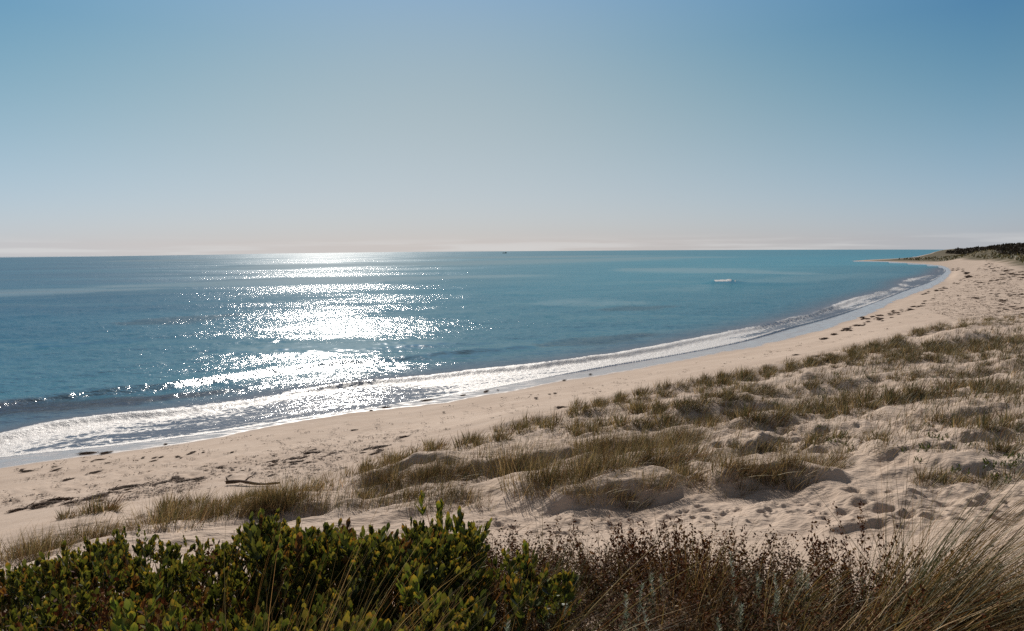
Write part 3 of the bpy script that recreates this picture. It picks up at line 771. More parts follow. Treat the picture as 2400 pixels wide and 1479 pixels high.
q = np.concatenate([scat(22, [(1850,1000),(2300,1000),(2350,1100),(1900,1060)]), scat(26, [(1700,990),(2000,840),(2400,820),(2400,920),(1900,980)]), scat(10, [(2150,1100),(2400,1070),(2400,1160)])])
w_ = on_ground(q[:, 0], q[:, 1])
for i, p_ in enumerate(w_):
    k = i % 3; key = 'seedling%d' % k
    if key not in bpy.data.meshes:
        fo = seedp[k].obj('foliage', M_LEAF); fo.data.name = key
    else:
        fo = bpy.data.objects.new('foliage', bpy.data.meshes[key]); C.objects.link(fo)
    o = bpy.data.objects.new('sand_seedling', None); C.objects.link(o); o.empty_display_size = .05; fo.parent = o
    o.location = p_; o.rotation_euler = (0, 0, rng.random() * 6.28); sc = rng.uniform(.5, 1.0); o.scale = (sc, sc, sc)
    wh = 'between grass tufts near the trampled patch' if i < 22 else ('on the tawny sand of the far dune' if i < 48 else 'on smooth bare sand at the right edge')
    tag(o, f'little dark green fleshy seedling {wh}', 'seedling', f'seedlings {wh}')

# ------------------------------------------------------------------ foreground shrubs
def hline(u): return 588 - 16 * (u / 2400 - .45)
def at(u, v, yf):            # point on the ray through photo pixel (u,v) at forward distance yf
    d = rays(np.asarray(u, float), np.asarray(v, float)); t = yf / d[..., 1]
    return np.stack([d[..., 0] * t, d[..., 1] * t, EYE + d[..., 2] * t], -1)
def shrub(name, label, ulo, uhi, top, n_sh, yr, seed, young=.25, big=1.0, gp=None):
    r = np.random.default_rng(seed); top = np.array(top, float)
    cu = (ulo + uhi) / 2; b = at(cu, 1479, 2.6); gz = float(ground(b[:1], b[1:2], False)[0])
    root = empty(name, (b[0], b[1], gz), label, 'shrub', gp); org = np.array([b[0], b[1], gz])
    A_ = Acc(); ST = Acc()
    u = r.uniform(ulo, uhi, n_sh); yf = yr[0] + (yr[1] - yr[0]) * r.random(n_sh) ** .8
    vt = np.interp(u, top[:, 0], top[:, 1])
    ptop = at(u, vt, np.full(n_sh, yr[1] * .96)); zt = ptop[:, 2]
    f = np.clip((yf - yr[0]) / (yr[1] * .96 - yr[0]), 0, 1.2)
    znear = 4.86
    px = (u - 1200) / FPX * yf; py = yf
    zc = znear + (zt - znear) * f + .26 * fbm(px * 3.0, py * 3.0, seed, 3) - np.maximum(f - 1, 0) * 1.2
    depth = np.where(r.random(n_sh) < .6, r.random(n_sh) * .04, r.random(n_sh) * .34)
    zc = zc - depth - .06
    gr = ground(px, py, False); zc = np.maximum(zc, gr + .04)
    sel = zc < gr + .9
    for i in np.nonzero(sel)[0]:
        nl = int(r.integers(8, 14)); yng = r.random() < young and depth[i] == 0
        c0 = pal(nl, ((.034, .048, .018), (.066, .084, .028), (.125, .128, .042)), (3, 4, 2), .3, r)
        ct = c0 * 1.15
        if yng:
            c0 = pal(nl, ((.11, .15, .04), (.16, .165, .045), (.22, .15, .04)), (4, 2, 1), .3, r); ct = pal(nl, ((.34, .25, .055), (.22, .21, .05)), (1, 2), .2, r)
        elif r.random() < .07:
            c0 = pal(nl, ((.16, .09, .04), (.10, .055, .03)), (1, 1), .3, r); ct = c0
        elif r.random() < .6:
            ct = pal(nl, ((.26, .20, .05), (.13, .15, .04), (.32, .18, .04)), (3, 4, 1), .3, r)
        ln = r.uniform(.026, .058) * big * (1.15 if yng else 1)
        V, F, Cc = shoot(nl, r, r.uniform(.07, .13), ln, ln * .24, c0, ct, .8)
        ax = np.array([r.normal(.12, .28), r.normal(-.05, .28), 1.0]); p_ = np.array([px[i], py[i], zc[i] - .05])
        A_.add(xf(V, p_, ax, 1.0, r.random() * 6, r) - org, F, Cc)
        if r.random() < .75:
            bs = np.array([p_[0] - ax[0] * .3 + r.normal(0, .08), p_[1] - ax[1] * .3 + r.normal(0, .08), gr[i] - .02]) if r.random() < .5 else p_ - ax * r.uniform(.1, .3) 
            tipp = p_ + ax / np.linalg.norm(ax) * .11
            d_ = tipp - bs; L_ = np.linalg.norm(d_)
            V, F, Cc = blades((bs - org)[None], (d_ / L_)[None], np.array([L_]), np.array([.0075]), r.normal(0, .06, (1, 3)), 4, pal(1, ((.30, .15, .04), (.2, .12, .05), (.10, .065, .04)), (3, 2, 2), r=r), r)
            ST.add(V, F, Cc)
    A_.obj('foliage', M_LEAF, root); ST.obj('stems', M_DRY, root)
    return root
topL = [(-400,1385),(-100,1350),(0,1315),(130,1280),(200,1280),(250,1270),(330,1248),(400,1246),(520,1222),(600,1215),(700,1222)]
topM = [(560,1225),(620,1212),(700,1222),(790,1212),(850,1222),(900,1225),(960,1208),(1010,1192),(1060,1215),(1100,1195),(1130,1262),(1150,1300)]
shrub('coastal_shrub', 'dark low coastal shrub with small yellow-edged leaves filling the lower left corner', -420, 590, topL, 3300, (1.25, 3.5), 11, .25, 1.0, 'leafy green shrubs in the foreground')
shrub('coastal_shrub', 'bright green coastal shrub with upright leafy tips, tallest beside the bare sand', 560, 1118, topM, 2300, (1.25, 3.4), 12, .36, 1.17, 'leafy green shrubs in the foreground')
shrub('coastal_shrub', 'small green shrub lobe with a few yellow tips between dry brown stems', 1130, 1330, [(1130,1345),(1180,1365),(1240,1350),(1290,1370),(1330,1400)], 120, (2.3, 3.0), 13, .35, 1.1, 'leafy green shrubs in the foreground')
# bright leafy sprigs that stand above the shrubs
def sprig(u, v, yf, lab, seed, n_=4, big=1.35):
    r = np.random.default_rng(seed); p0 = at(u, v, yf); root = empty('leafy_sprig', tuple(p0 - [0, 0, .22]), lab, 'sprig', 'bright sprigs above the green shrubs')
    A_ = Acc(); ST = Acc()
    for k in range(n_):
        nl = int(r.integers(7, 12)); c0 = pal(nl, ((.085, .125, .035), (.12, .13, .035)), (2, 1), .25, r); ct = pal(nl, ((.28, .2, .045), (.16, .17, .045)), (1, 1), .2, r)
        ax = np.array([r.normal(.1, .3), r.normal(-.1, .3), 1]); ln = .055 * big
        V, F, Cc = shoot(nl, r, .11, ln, ln * .23, c0, ct, .65)
        off = np.array([r.normal(0, .05), r.normal(0, .04), .14 + r.uniform(-.06, .04)])
        A_.add(xf(V, off, ax, 1, r.random() * 6, r), F, Cc)
        d_ = off + ax / np.linalg.norm(ax) * .09; L_ = np.linalg.norm(d_)
        V, F, Cc = blades(np.zeros((1, 3)), (d_ / L_)[None], np.array([L_]), np.array([.006]), r.normal(0, .05, (1, 3)), 4, pal(1, ((.28, .14, .035),), (1,), r=r), r); ST.add(V, F, Cc)
    A_.obj('foliage', M_LEAF, root); ST.obj('stems', M_DRY, root)
sprig(985, 1375, 2.1, 'pale green leafy sprig lifted above the middle of the green shrub near the bottom', 21, 5, 1.1)
sprig(360, 1420, 1.9, 'yellow-green sprig with large leaves near the bottom left', 22, 4, 1.0)
sprig(1050, 1240, 3.0, 'upright yellow-tipped sprig on the shrub just below its highest tip', 23, 5, 1.2)
sprig(260, 1455, 1.8, 'orange-tinted sprig with broad leaves at the bottom left', 24, 4, 1.05)
sprig(1095, 1195, 3.2, 'two long leaves rising as the highest tip of the green shrub against the sand', 25, 2, 1.5)
sprig(1020, 1185, 3.3, 'leafy shoots rising just left of the highest tip of the green shrub', 28, 3, 1.1)
sprig(920, 1465, 1.8, 'pale green sprig at the bottom edge below the shrub', 26, 3, 1.0)
sprig(1255, 1290, 2.6, 'lone pair of yellow-green leaves among the dry brown stems', 27, 1, 1.0)

# ------------------------------------------------------------------ dry scrub, silver plants, tussocks
def flakes(P, r, s, col):
    n_ = len(P); a = unit(r.standard_normal((n_, 3))); b = unit(np.cross(a, r.standard_normal((n_, 3))))
    s = s * r.uniform(.6, 1.3, (n_, 1))
    V = np.stack([P - a * s, P + b * s * .5, P + a * s, P - b * s * .5], 1).reshape(-1, 3)
    F = np.arange(n_ * 4).reshape(-1, 4); return V, F, np.repeat(col, 4, 0)
def scrub_data(seed, n_=26, rad=.24, ht=.42, tone=0):
    r = np.random.default_rng(seed); A_ = Acc(); H = Acc()
    a = r.random(n_) * 6.28; q = rad * np.sqrt(r.random(n_))
    b = np.stack([q * np.cos(a), q * np.sin(a), 0 * a - .02], -1)
    d0 = unit(np.stack([.35 * q * np.cos(a) / rad + r.normal(.08, .15, n_), .35 * q * np.sin(a) / rad + r.normal(0, .15, n_), np.ones(n_)], -1))
    L_ = ht * r.uniform(.5, 1.1, n_); bend = r.normal(0, .12, (n_, 3)) * [1, 1, .2]
    V, F, Cc = blades(b, d0, L_, np.full(n_, .005), bend, 4, pal(n_, ((.10, .062, .034), (.24, .17, .095)), (2, 1), r=r), r); A_.add(V, F, Cc)
    cols = (((.060, .020, .008), (.12, .042, .015), (.24, .13, .055)), ((.14, .09, .055), (.27, .19, .125), (.08, .045, .025)), ((.035, .03, .014), (.06, .05, .022), (.10, .055, .028)))[tone]
    for i in range(n_):
        m_ = int(r.integers(44, 84)); t = r.uniform(.08, 1.0, (m_, 1)) ** .85
        P = b[i] + L_[i] * (d0[i] * t + bend[i] * t ** 2.2) + r.normal(0, .012, (m_, 3)) * (1.3 - .5 * t)
        V, F, Cc = flakes(P, r, .0095, pal(m_, cols, (3, 2, 1), r=r)); H.add(V, F, Cc)
        # side twigs
        k_ = 5; t = r.uniform(.2, .9, (k_, 1)); P = b[i] + L_[i] * (d0[i] * t + bend[i] * t ** 2.2)
        V, F, Cc = blades(P, unit(r.normal(0, .6, (k_, 3)) + [0, 0, .6]), r.uniform(.05, .13, k_), np.full(k_, .003), r.normal(0, .2, (k_, 3)), 2, pal(k_, ((.08, .05, .03), (.24, .17, .11)), (2, 1), r=r), r); A_.add(V, F, Cc)
    return A_, H
def silver_data(seed, n_=5, ht=.3):
    r = np.random.default_rng(seed); A_ = Acc(); H = Acc()
    b = np.stack([r.normal(0, .07, n_), r.normal(0, .05, n_), np.full(n_, -.02)], -1)
    d0 = unit(np.stack([r.normal(.03, .1, n_), r.normal(0, .1, n_), np.ones(n_)], -1)); L_ = ht * r.uniform(.6, 1.15, n_); bend = r.normal(0, .05, (n_, 3))
    V, F, Cc = blades(b, d0, L_, np.full(n_, .005), bend, 4, pal(n_, ((.2, .19, .14),), (1,), r=r), r); A_.add(V, F, Cc)
    for i in range(n_):
        m_ = 120; t = np.sort(r.uniform(.25, 1.02, m_))[:, None]; aa_ = np.arange(m_) * 2.4
        P = b[i] + L_[i] * (d0[i] * t + bend[i] * t ** 2.2)
        out = np.stack([np.cos(aa_), np.sin(aa_), .55 + 0 * aa_], -1)
        V, F, Cc = blades(P, unit(out), np.full(m_, .022) * (1.15 - .5 * t[:, 0]), np.full(m_, .0045), np.array([0, 0, .3]) * np.ones((m_, 3)), 1, pal(m_, ((.36, .39, .31), (.48, .50, .42), (.22, .25, .17)), (3, 2, 2), .2, r), r); H.add(V, F, Cc)
    return A_, H
def place_plant(name, data, mats, pname, u, v, yf, lab, cat, group, sc=1.0, base_at=True):
    """v: where the plant's top reaches in the photo"""
    p = at(u, v, yf); g = float(ground(p[:1], p[1:2], False)[0])
    h = max(p[2] - g, .12)
    root = empty(name, (p[0], p[1], g), lab, cat, group, rng.random() * 6.28)
    a = data[0].obj(pname[0], mats[0], root); b = data[1].obj(pname[1], mats[1], root)
    for x in (a, b): x.scale = (sc, sc, h / .42)
    return root
scr = [
 (1165,1262,3.3,0,'dark red-brown dry bush against the right side of the green shrub'),
 (1215,1258,3.5,0,'dark seed-laden dry bush second from the green shrub'),
 (1290,1275,3.5,0,'low dark dry bush above the small green shrub lobe'),
 (1360,1295,3.5,1,'pale tan dry bush bordering the rippled sand path'),
 (1430,1300,3.5,1,'thin straw-brown dry bush in the middle of the scrub edge'),
 (1485,1240,3.4,0,'tall dark dry bush left of the scrub peak'),
 (1545,1215,3.4,0,'tallest dark red-brown dry bush, peaking against the sand path'),
 (1610,1225,3.4,0,'dark dry bush on the right of the scrub peak'),
 (1670,1245,3.3,0,'spindly dark dry bush with bare twigs on top'),
 (1740,1275,3.3,1,'brown dry bush beside the silver-leaved stalks'),
 (1830,1290,3.3,0,'low dark dry bush where the scrub dips before the big tussock'),
 (1900,1300,3.3,0,'dark dry bush left of the big straw tussock'),
 (1990,1265,3.2,0,'dark dry bush with beaded seed heads touching the big tussock'),
 (2060,1245,3.2,0,'slim dark seed-headed bush in front of the big tussock'),
 (1460,1350,3.35,2,'brown-green dry bush above the patch of bare sand'),
 (1560,1370,2.8,0,'dense dark dry bush in the middle of the scrub'),
 (1640,1380,2.8,0,'dense brown dry bush right of the scrub middle'),
 (1350,1400,2.7,1,'tan twiggy bush right of the small green shrub lobe'),
 (1800,1390,2.7,0,'shadowed dark bush below the silver-leaved stalks'),
 (1880,1400,2.6,2,'shadowed bush at the foot of the big tussock'),
 (2270,1320,2.9,2,'olive and yellow-brown bush behind the right side tussock'),
 (2340,1345,2.9,0,'brown bush with sand showing through at the right edge'),
 (2400,1370,2.8,2,'dark bush cut by the right edge of the picture'),
 (2200,1400,2.5,0,'very dark bush in the bottom right shade'),
 (2330,1440,2.3,0,'very dark bush in the bottom right corner'),
 (1200,1440,2.4,2,'low brown-green bush below the small green shrub lobe'),
 (1100,1450,2.2,0,'low dark bush under the lower edge of the green shrub'),
 (1660,1450,2.4,1,'tan twiggy bush right of the bare sand patch'),
 (1760,1460,2.3,0,'dark tangled bush at the bottom edge right of centre'),
 (2050,1450,2.3,0,'dark bush below the big tussock at the bottom edge'),
 (80,1420,1.9,0,'dark red seed-headed dry bush poking through the shrub at the bottom left'),
 (230,1400,2.0,0,'reddish dry seed heads among green leaves at lower left'),
 (150,1460,1.8,0,'dark red seed heads at the bottom left edge of the shrub'),
]
for i, (u, v, yf, tone, lab) in enumerate(scr):
    place_plant('dry_bush', scrub_data(500 + i, 44 if i < 20 else 36, .25, .42, tone), (M_DRY, M_DRY), ('stems', 'foliage'), u, v, yf, lab, 'dry bush', 'dry brown bushes in the foreground')
silv = [(1185,1375,2.5,'pale silver-leaved stalks standing in dark shade right of the green shrub'), (1090,1385,2.3,'silver-green stalks at the lower right of the green shrub'),
 (1140,1300,2.9,'silver stalks squeezed between green shrub and dark dry bush'), (1210,1420,2.2,'silver-green stalks low beneath the small green shrub lobe'),
 (1300,1410,2.4,'small silver-leaved stalks right of the small green shrub lobe'), (1270,1330,2.9,'thin silver-green stalks behind the small green shrub lobe'), (1540,1262,3.2,'bright silver-leaved stalks at the scrub peak'),
 (1480,1330,2.9,'faint silver stalks left of the scrub middle'), (1760,1285,3.1,'tall silver-leaved stalks right of the scrub peak'), (1800,1285,3.1,'silver stalks closest to the dip in the scrub'),
 (1730,1340,2.8,'silver stalks in front of the spindly dark bush'), (1860,1270,3.2,'silver-green bushy stalks touching the sand left of the big tussock'), (2100,1400,2.4,'silver stalks rising through the big tussock'),
 (2350,1290,3.2,'grey-green leafy stalks at the right edge against sand'), (1790,1440,2.2,'silver stalk at the bottom edge right of centre'), (1010,1470,2.0,'silver stalks at the bottom edge under the shrub'),
 (90,1380,2.1,'silver-green stalks showing through the shrub at lower left'), (235,1360,2.2,'small silver stalks inside the left shrub'), (20,1440,1.9,'silver-green stalks in the bottom left corner')]
for i, (u, v, yf, lab) in enumerate(silv):
    yf -= .25; v -= 12
    place_plant('silver_plant', silver_data(700 + i, 3 + i % 4), (M_SILV, M_SILV), ('stems', 'leaves'), u, v, yf, lab, 'silver plant', 'silver-leaved stalks in the foreground')

def tussock(u, v, yf, nb, ht, lean, rad, lab, seed, mixw=(3, 2, 3, 2), wd=.0035, fan=.35, droop=.15):
    ht *= 1.35; wd *= 1.2; nb = int(nb * 1.2)
    r = np.random.default_rng(seed); p = at(u, v, yf); g = float(ground(p[:1], p[1:2], False)[0])
    a = r.random(nb) * 6.28; q = rad * np.sqrt(r.random(nb)); base = np.stack([q * np.cos(a), q * np.sin(a), 0 * a - .03], -1)
    d0 = unit(np.stack([lean + fan * r.standard_normal(nb), fan * r.standard_normal(nb), np.ones(nb)], -1))
    bend = np.stack([lean * r.uniform(.1, 1.0, nb), r.normal(0, .1, nb), -droop * r.uniform(.2, 1.8, nb)], -1)
    col = pal(nb, (G_OL, G_GR, (.42, .29, .13), (.21, .11, .04)), mixw, .3, r)
    o = mesh_obj('grass_tussock', *blades(base, d0, ht * r.uniform(.45, 1.1, nb), wd * r.uniform(.6, 1.3, nb), bend, 7, None, r)[:2], M_GRASS, col=np.repeat(col, 16, 0))
    o.location = (p[0], p[1], g)
    tag(o, lab, 'grass tussock', 'large grass tussocks in the foreground')
tussock(2085, 1440, 2.75, 620, 0.86, .50, .15, 'largest straw-green grass tussock, fanning up to the right over bare sand', 31, (4, 4, 3, 2), .0035, .22)
tussock(2190, 1440, 2.75, 420, 0.64, .48, .14, 'tawny grass tussock right beside the largest one, bent to the right', 32, (3, 1, 5, 2), .003, .2)
tussock(2260, 1460, 2.5, 260, 0.41, .35, .2, 'rusty brown grass clump in the lower right', 33, (2, 0, 2, 5), .003, .3)
tussock(590, 1560, 1.65, 420, .80, .26, .14, 'fine yellow-green grass tussock arching over the green shrub left of centre', 34, (4, 2, 5, 3), .0032, .25)
tussock(690, 1580, 1.5, 90, .78, .30, .06, 'thin grass spray leaning right over the shrub at the bottom edge', 35, (5, 3, 4, 1), .0028, .25)
tussock(1180, 1500, 2.2, 60, 0.68, .55, .05, 'few long grass blades crossing from the small shrub lobe up to the right', 36, (4, 3, 2, 2), .0035, .2)
tussock(1300, 1400, 2.9, 60, 0.46, .12, .06, 'upright grey-green grass clump above the small shrub lobe', 37, (3, 6, 1, 1), .004, .15)
tussock(1640, 1380, 3.0, 130, 0.56, .12, .14, 'thin upright grass stalks rising over the scrub peak against the sand', 38, (4, 2, 4, 3), .0028, .28)
tussock(1790, 1400, 2.9, 120, 0.52, .38, .1, 'slender grass clump with long stalks left of the big tussock', 39, (4, 3, 3, 2), .003, .25)
tussock(1850, 1490, 2.4, 200, 0.47, .42, .14, 'straw grass clump in the bottom centre right', 40, (3, 2, 5, 2), .003, .3)
tussock(1960, 1500, 2.3, 170, 0.54, .7, .1, 'long arching pale grass blades below the largest tussock', 41, (2, 2, 6, 1), .003, .28)
tussock(1330, 1470, 2.3, 110, 0.37, .15, .12, 'bleached dead grass with pale drooping blades at the bottom centre', 42, (1, 2, 7, 1), .004, .6, .5)
tussock(1230, 1500, 2.1, 90, 0.37, .1, .1, 'short bleached blades at the bottom beneath the small shrub lobe', 43, (1, 2, 6, 2), .004, .55, .5)
tussock(1590, 1420, 2.7, 150, 0.38, .2, .16, 'sparse brown grass in the scrub above the bare sand patch', 44, (3, 1, 3, 4), .003, .45)
tussock(1700, 1500, 2.3, 150, 0.36, .3, .16, 'dry straw grass at the bottom right of the bare sand patch', 45, (2, 1, 5, 3), .003, .5)
tussock(2380, 1420, 2.8, 120, 0.45, .4, .12, 'brown grass clump at the far right edge', 46, (3, 1, 3, 4), .003, .35)
tussock(2130, 1330, 3.3, 60, 0.81, -.05, .1, 'tall thin stalks standing behind the largest tussock against sand', 47, (3, 2, 2, 4), .003, .3, .02)
tussock(1230, 1330, 3.4, 60, 0.46, .25, .2, 'wispy blades leaning over the sand at the left end of the scrub', 48, (4, 2, 2, 4), .003, .35)
tussock(1420, 1350, 3.3, 80, 0.40, .25, .25, 'wispy blades along the edge of the sand path', 49, (4, 3, 3, 4), .003, .4)
tussock(330, 1480, 1.7, 26, .62, .4, .05, 'handful of thin curved blades over the left shrub', 50, (4, 2, 4, 1), .003, .4)

# tangled dry litter and low herbs under the scrub: nobody could count it
A_ = Acc(); r = np.random.default_rng(61); nb = 17000
u = r.uniform(1100, 2700, nb); yf = r.uniform(1.5, 3.75, nb)
x_ = (u - 1200) / FPX * yf; y_ = yf + .25 * fbm(x_ * 2, yf * 2, 62, 2)
pp = at(1455, 1462, 3.15); keep = (((x_ - pp[0]) / .36) ** 2 + ((y_ - pp[1]) / .36) ** 2 > 1) | (r.random(nb) < .06)
pp = at(1930, 1320, 3.7); keep &= ((x_ - pp[0]) / .5) ** 2 + ((y_ - pp[1]) / .2) ** 2 > 1
x_, y_ = x_[keep], y_[keep]; nb = len(x_)
den = fbm(x_ * 1.6, y_ * 1.6, 63, 3)
b = np.stack([x_, y_, ground(x_, y_, False) + r.uniform(-.02, .12, nb)], -1)
d0 = unit(np.stack([r.normal(.15, .55, nb), r.normal(0, .55, nb), r.uniform(.2, 1.2, nb)], -1))
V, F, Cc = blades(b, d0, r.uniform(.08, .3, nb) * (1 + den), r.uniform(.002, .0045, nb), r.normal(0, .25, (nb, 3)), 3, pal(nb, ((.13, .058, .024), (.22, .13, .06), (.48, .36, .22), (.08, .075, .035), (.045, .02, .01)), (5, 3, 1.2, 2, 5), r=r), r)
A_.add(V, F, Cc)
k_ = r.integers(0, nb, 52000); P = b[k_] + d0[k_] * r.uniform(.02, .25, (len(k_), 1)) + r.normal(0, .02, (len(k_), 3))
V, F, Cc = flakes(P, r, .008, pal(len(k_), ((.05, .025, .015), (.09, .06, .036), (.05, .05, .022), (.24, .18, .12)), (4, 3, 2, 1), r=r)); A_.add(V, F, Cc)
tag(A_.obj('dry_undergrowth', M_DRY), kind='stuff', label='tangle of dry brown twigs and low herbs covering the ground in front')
# litter below the shrubs
A_ = Acc(); nb = 6000; u = r.uniform(-500, 1150, nb); yf = r.uniform(1.2, 3.9, nb); x_ = (u - 1200) / FPX * yf
b = np.stack([x_, yf, ground(x_, yf, False)], -1); d0 = unit(np.stack([r.normal(.1, .4, nb), r.normal(0, .4, nb), np.ones(nb)], -1))
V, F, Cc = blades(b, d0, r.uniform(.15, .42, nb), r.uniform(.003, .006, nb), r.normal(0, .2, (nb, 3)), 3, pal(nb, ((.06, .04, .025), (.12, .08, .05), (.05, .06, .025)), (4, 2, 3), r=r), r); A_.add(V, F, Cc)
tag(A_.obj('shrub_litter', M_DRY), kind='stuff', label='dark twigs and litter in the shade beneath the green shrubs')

# ------------------------------------------------------------------ seaweed on the beach, driftwood
M_WRACK = leafy('dried_seaweed', .05, .85, .15, (1, 1, 1))
def wrack_data(seed, elong=2.2, n_=90):
    r = np.random.default_rng(seed); A_ = Acc()
    a = r.random(n_) * 6.28; q = np.sqrt(r.random(n_))
    P = np.stack([q * np.cos(a) * .12 * elong, q * np.sin(a) * .12, .005 + .06 * (1 - q) * r.random(n_)], -1)
    d = unit(np.stack([r.normal(0, 1, n_), r.normal(0, .7, n_), r.normal(.05, .25, n_)], -1))
    V, F, Cc = blades(P - d * .05, d, r.uniform(.06, .17, n_), r.uniform(.01, .028, n_), r.normal(0, .25, (n_, 3)) * [1, 1, .3], 3, pal(n_, ((.045, .022, .012), (.08, .04, .02), (.13, .07, .035)), (4, 3, 1), r=r), r)
    V[:, 2] = np.maximum(V[:, 2], .002); A_.add(V, F, Cc)
    # rounded matted core
    th = np.linspace(0, 6.283, 15)[:-1]; rings = [(1, -.02), (.8, .025), (.45, .05), (0.05, .06)]
    rr2 = 1 + .45 * vnoise(th * 1.7 + seed, th * 0 + seed, 4)
    Vc = np.concatenate([np.stack([np.cos(th) * .085 * elong * k * rr2, np.sin(th) * .08 * k * rr2, z + 0 * th + r.normal(0, .005, 14)], -1) for k, z in rings])
    F = np.concatenate([np.stack([j * 14 + np.arange(14), j * 14 + (np.arange(14) + 1) % 14, (j + 1) * 14 + (np.arange(14) + 1) % 14, (j + 1) * 14 + np.arange(14)], -1) for j in range(3)])
    A_.add(Vc, F, pal(len(Vc), ((.05, .026, .014),), (1,), r=r)); return A_
wr = [wrack_data(800 + k, (1.2, 2.2, 3.2, 1.8, 2.6)[k]) for k in range(5)]
wmesh = []
def wrack(p, k, sx, rz, lab, grp):
    key = 'wrack%d' % k
    if key not in bpy.data.meshes:
        o = wr[k].obj('seaweed_clump', M_WRACK); o.data.name = key
    else:
        o = bpy.data.objects.new('seaweed_clump', bpy.data.meshes[key]); C.objects.link(o)
    o.location = p; o.rotation_euler = (0, 0, rz); o.scale = (sx, sx, sx * .7)
    return tag(o, lab, 'seaweed', grp)
# singled-out clumps: (u, v, size, proto, label)
WL = [(733,1062,1.9,2,'largest dark seaweed clump alone on the open left beach'), (733,1055,1.0,1,'small seaweed piece just behind the largest clump on the left beach'),
 (412,1121,1.6,3,'rounded seaweed heap in the dark strand line on the left beach'), (375,1135,1.7,2,'long flat seaweed strip next to the rounded heap on the left beach'), (400,1127,1.2,0,'seaweed lump joining the long strip on the left beach'),
 (298,1142,1.8,2,'ragged seaweed mat halfway along the left strand line'), (140,1172,2.0,4,'broad seaweed mat at the left end of the strand line'), (105,1182,1.9,2,'thin frayed seaweed strip at the left end of the strand line'),
 (215,1168,2.0,2,'long low seaweed ridge left of the small grass clump'), (40,1196,1.4,1,'frayed seaweed bit farthest left on the strand line'),
 (203,1062,1.7,2,'dark seaweed lying right at the edge of the wet sand at left'), (248,1061,1.5,1,'second seaweed piece at the edge of the wet sand at left'), (388,1041,1.0,0,'small round seaweed piece on damp sand left of centre'),
 (220,1108,1.2,2,'seaweed wisp alone in the middle of the left beach'), (160,1124,1.1,1,'seaweed wisp below the middle of the left beach'),
 (640,1082,1.5,1,'flat seaweed patch left of the largest clump'), (680,1077,1.4,2,'flat seaweed strip between patch and largest clump'),
 (905,955,1.6,1,'brown seaweed heap on the swash edge near the centre'), (870,962,1.1,0,'seaweed piece at the swash edge left of the brown heap'), (1000,938,1.7,2,'long seaweed strand draped on the swash edge in the centre'),
 (1085,926,1.2,1,'seaweed piece on the swash edge right of the long strand'), (1140,917,1.6,4,'orange-brown seaweed heap on the swash edge right of centre'), (1167,914,.9,0,'tiny seaweed knob beside the orange-brown heap'),
 (1384,877,1.3,0,'lone dark seaweed ball at the swash edge far right of centre'), (1322,891,1.2,1,'seaweed scrap near the lone ball'),
 (1317,955,1.6,1,'dark seaweed lump by the dune lip in the centre'), (1301,922,1.2,0,'dark seaweed knob on dry sand below the swash'), (1288,924,1.0,0,'twin of the dark knob just left of it'), (1256,933,1.1,1,'seaweed scrap left of the twin dark knobs'),
 (948,1024,1.4,1,'seaweed scrap on dry sand left of the first grass mound'), (890,1048,1.6,2,'stringy seaweed below the first grass mound'), (1040,966,.9,0,'little seaweed knob on dry sand in the centre'),
 (830,1008,1.0,1,'little seaweed scrap on dry sand left of centre'), (1865,832,1.6,1,'dark seaweed lump on the beach beyond the dune lip'), (1915,835,1.5,2,'flat seaweed piece right of the dark lump beyond the dune lip'),
 (2015,763,2.6,1,'bold dark seaweed heap where the beach narrows'), (1983,770,2.4,2,'long seaweed strip left of the bold heap')]
A0 = np.array([(a, b) for a, b, *_ in WL], float); w_ = on_ground(A0[:, 0], A0[:, 1])
for i, (u, v, s_, k, lab) in enumerate(WL):
    wrack(w_[i], k, s_ * .52, .62 + rng.normal(0, .4) if k in (2, 1, 4) else rng.random() * 6, lab, 'seaweed clumps along the beach')
rows = [
 ([(2020,745),(2080,735),(2130,727),(2170,712),(2190,704)], 5, 34, (2.2, 3.6), 'in the dark strand line just above the wet sand at right'),
 ([(1930,790),(2000,768),(2050,750),(2110,735)], 5, 26, (1.6, 3.0), 'in the dark strand line just above the wet sand at right'),
 ([(2160,690),(2200,680),(2240,665),(2265,650)], 5, 22, (2.6, 5), 'on the point of the bay beyond the narrow beach'),
 ([(2225,632),(2262,634),(2270,645),(2275,655)], 5, 26, (4, 8), 'in the thick dark mass on the point of the bay'),
 ([(2310,618),(2340,632),(2370,640),(2400,650)], 8, 30, (3.5, 7), 'in the weedy upper beach at the far right'),
 ([(2270,672),(2320,662),(2360,655),(2400,652)], 6, 26, (2.5, 5), 'in the weedy upper beach at the far right'),
 ([(2270,700),(2330,695),(2400,690)], 12, 28, (1.8, 3.4), 'strewn over the broad sand at the far right'),
 ([(2340,715),(2400,725)], 10, 16, (1.4, 2.6), 'strewn over the broad sand at the far right'),
 ([(0,1110),(150,1092),(300,1078),(450,1062),(600,1042)], 8, 18, (.6, 1.1), 'as a small scrap below the wet sand on the left beach'),
 ([(450,1120),(600,1095),(750,1075),(900,1050)], 16, 30, (.6, 1.2), 'as a small scrap in the middle of the left beach'),
 ([(50,1190),(200,1172),(350,1140),(480,1122)], 8, 22, (.6, 1.3), 'as a small scrap along the left strand line'),
]
far_w = Acc()
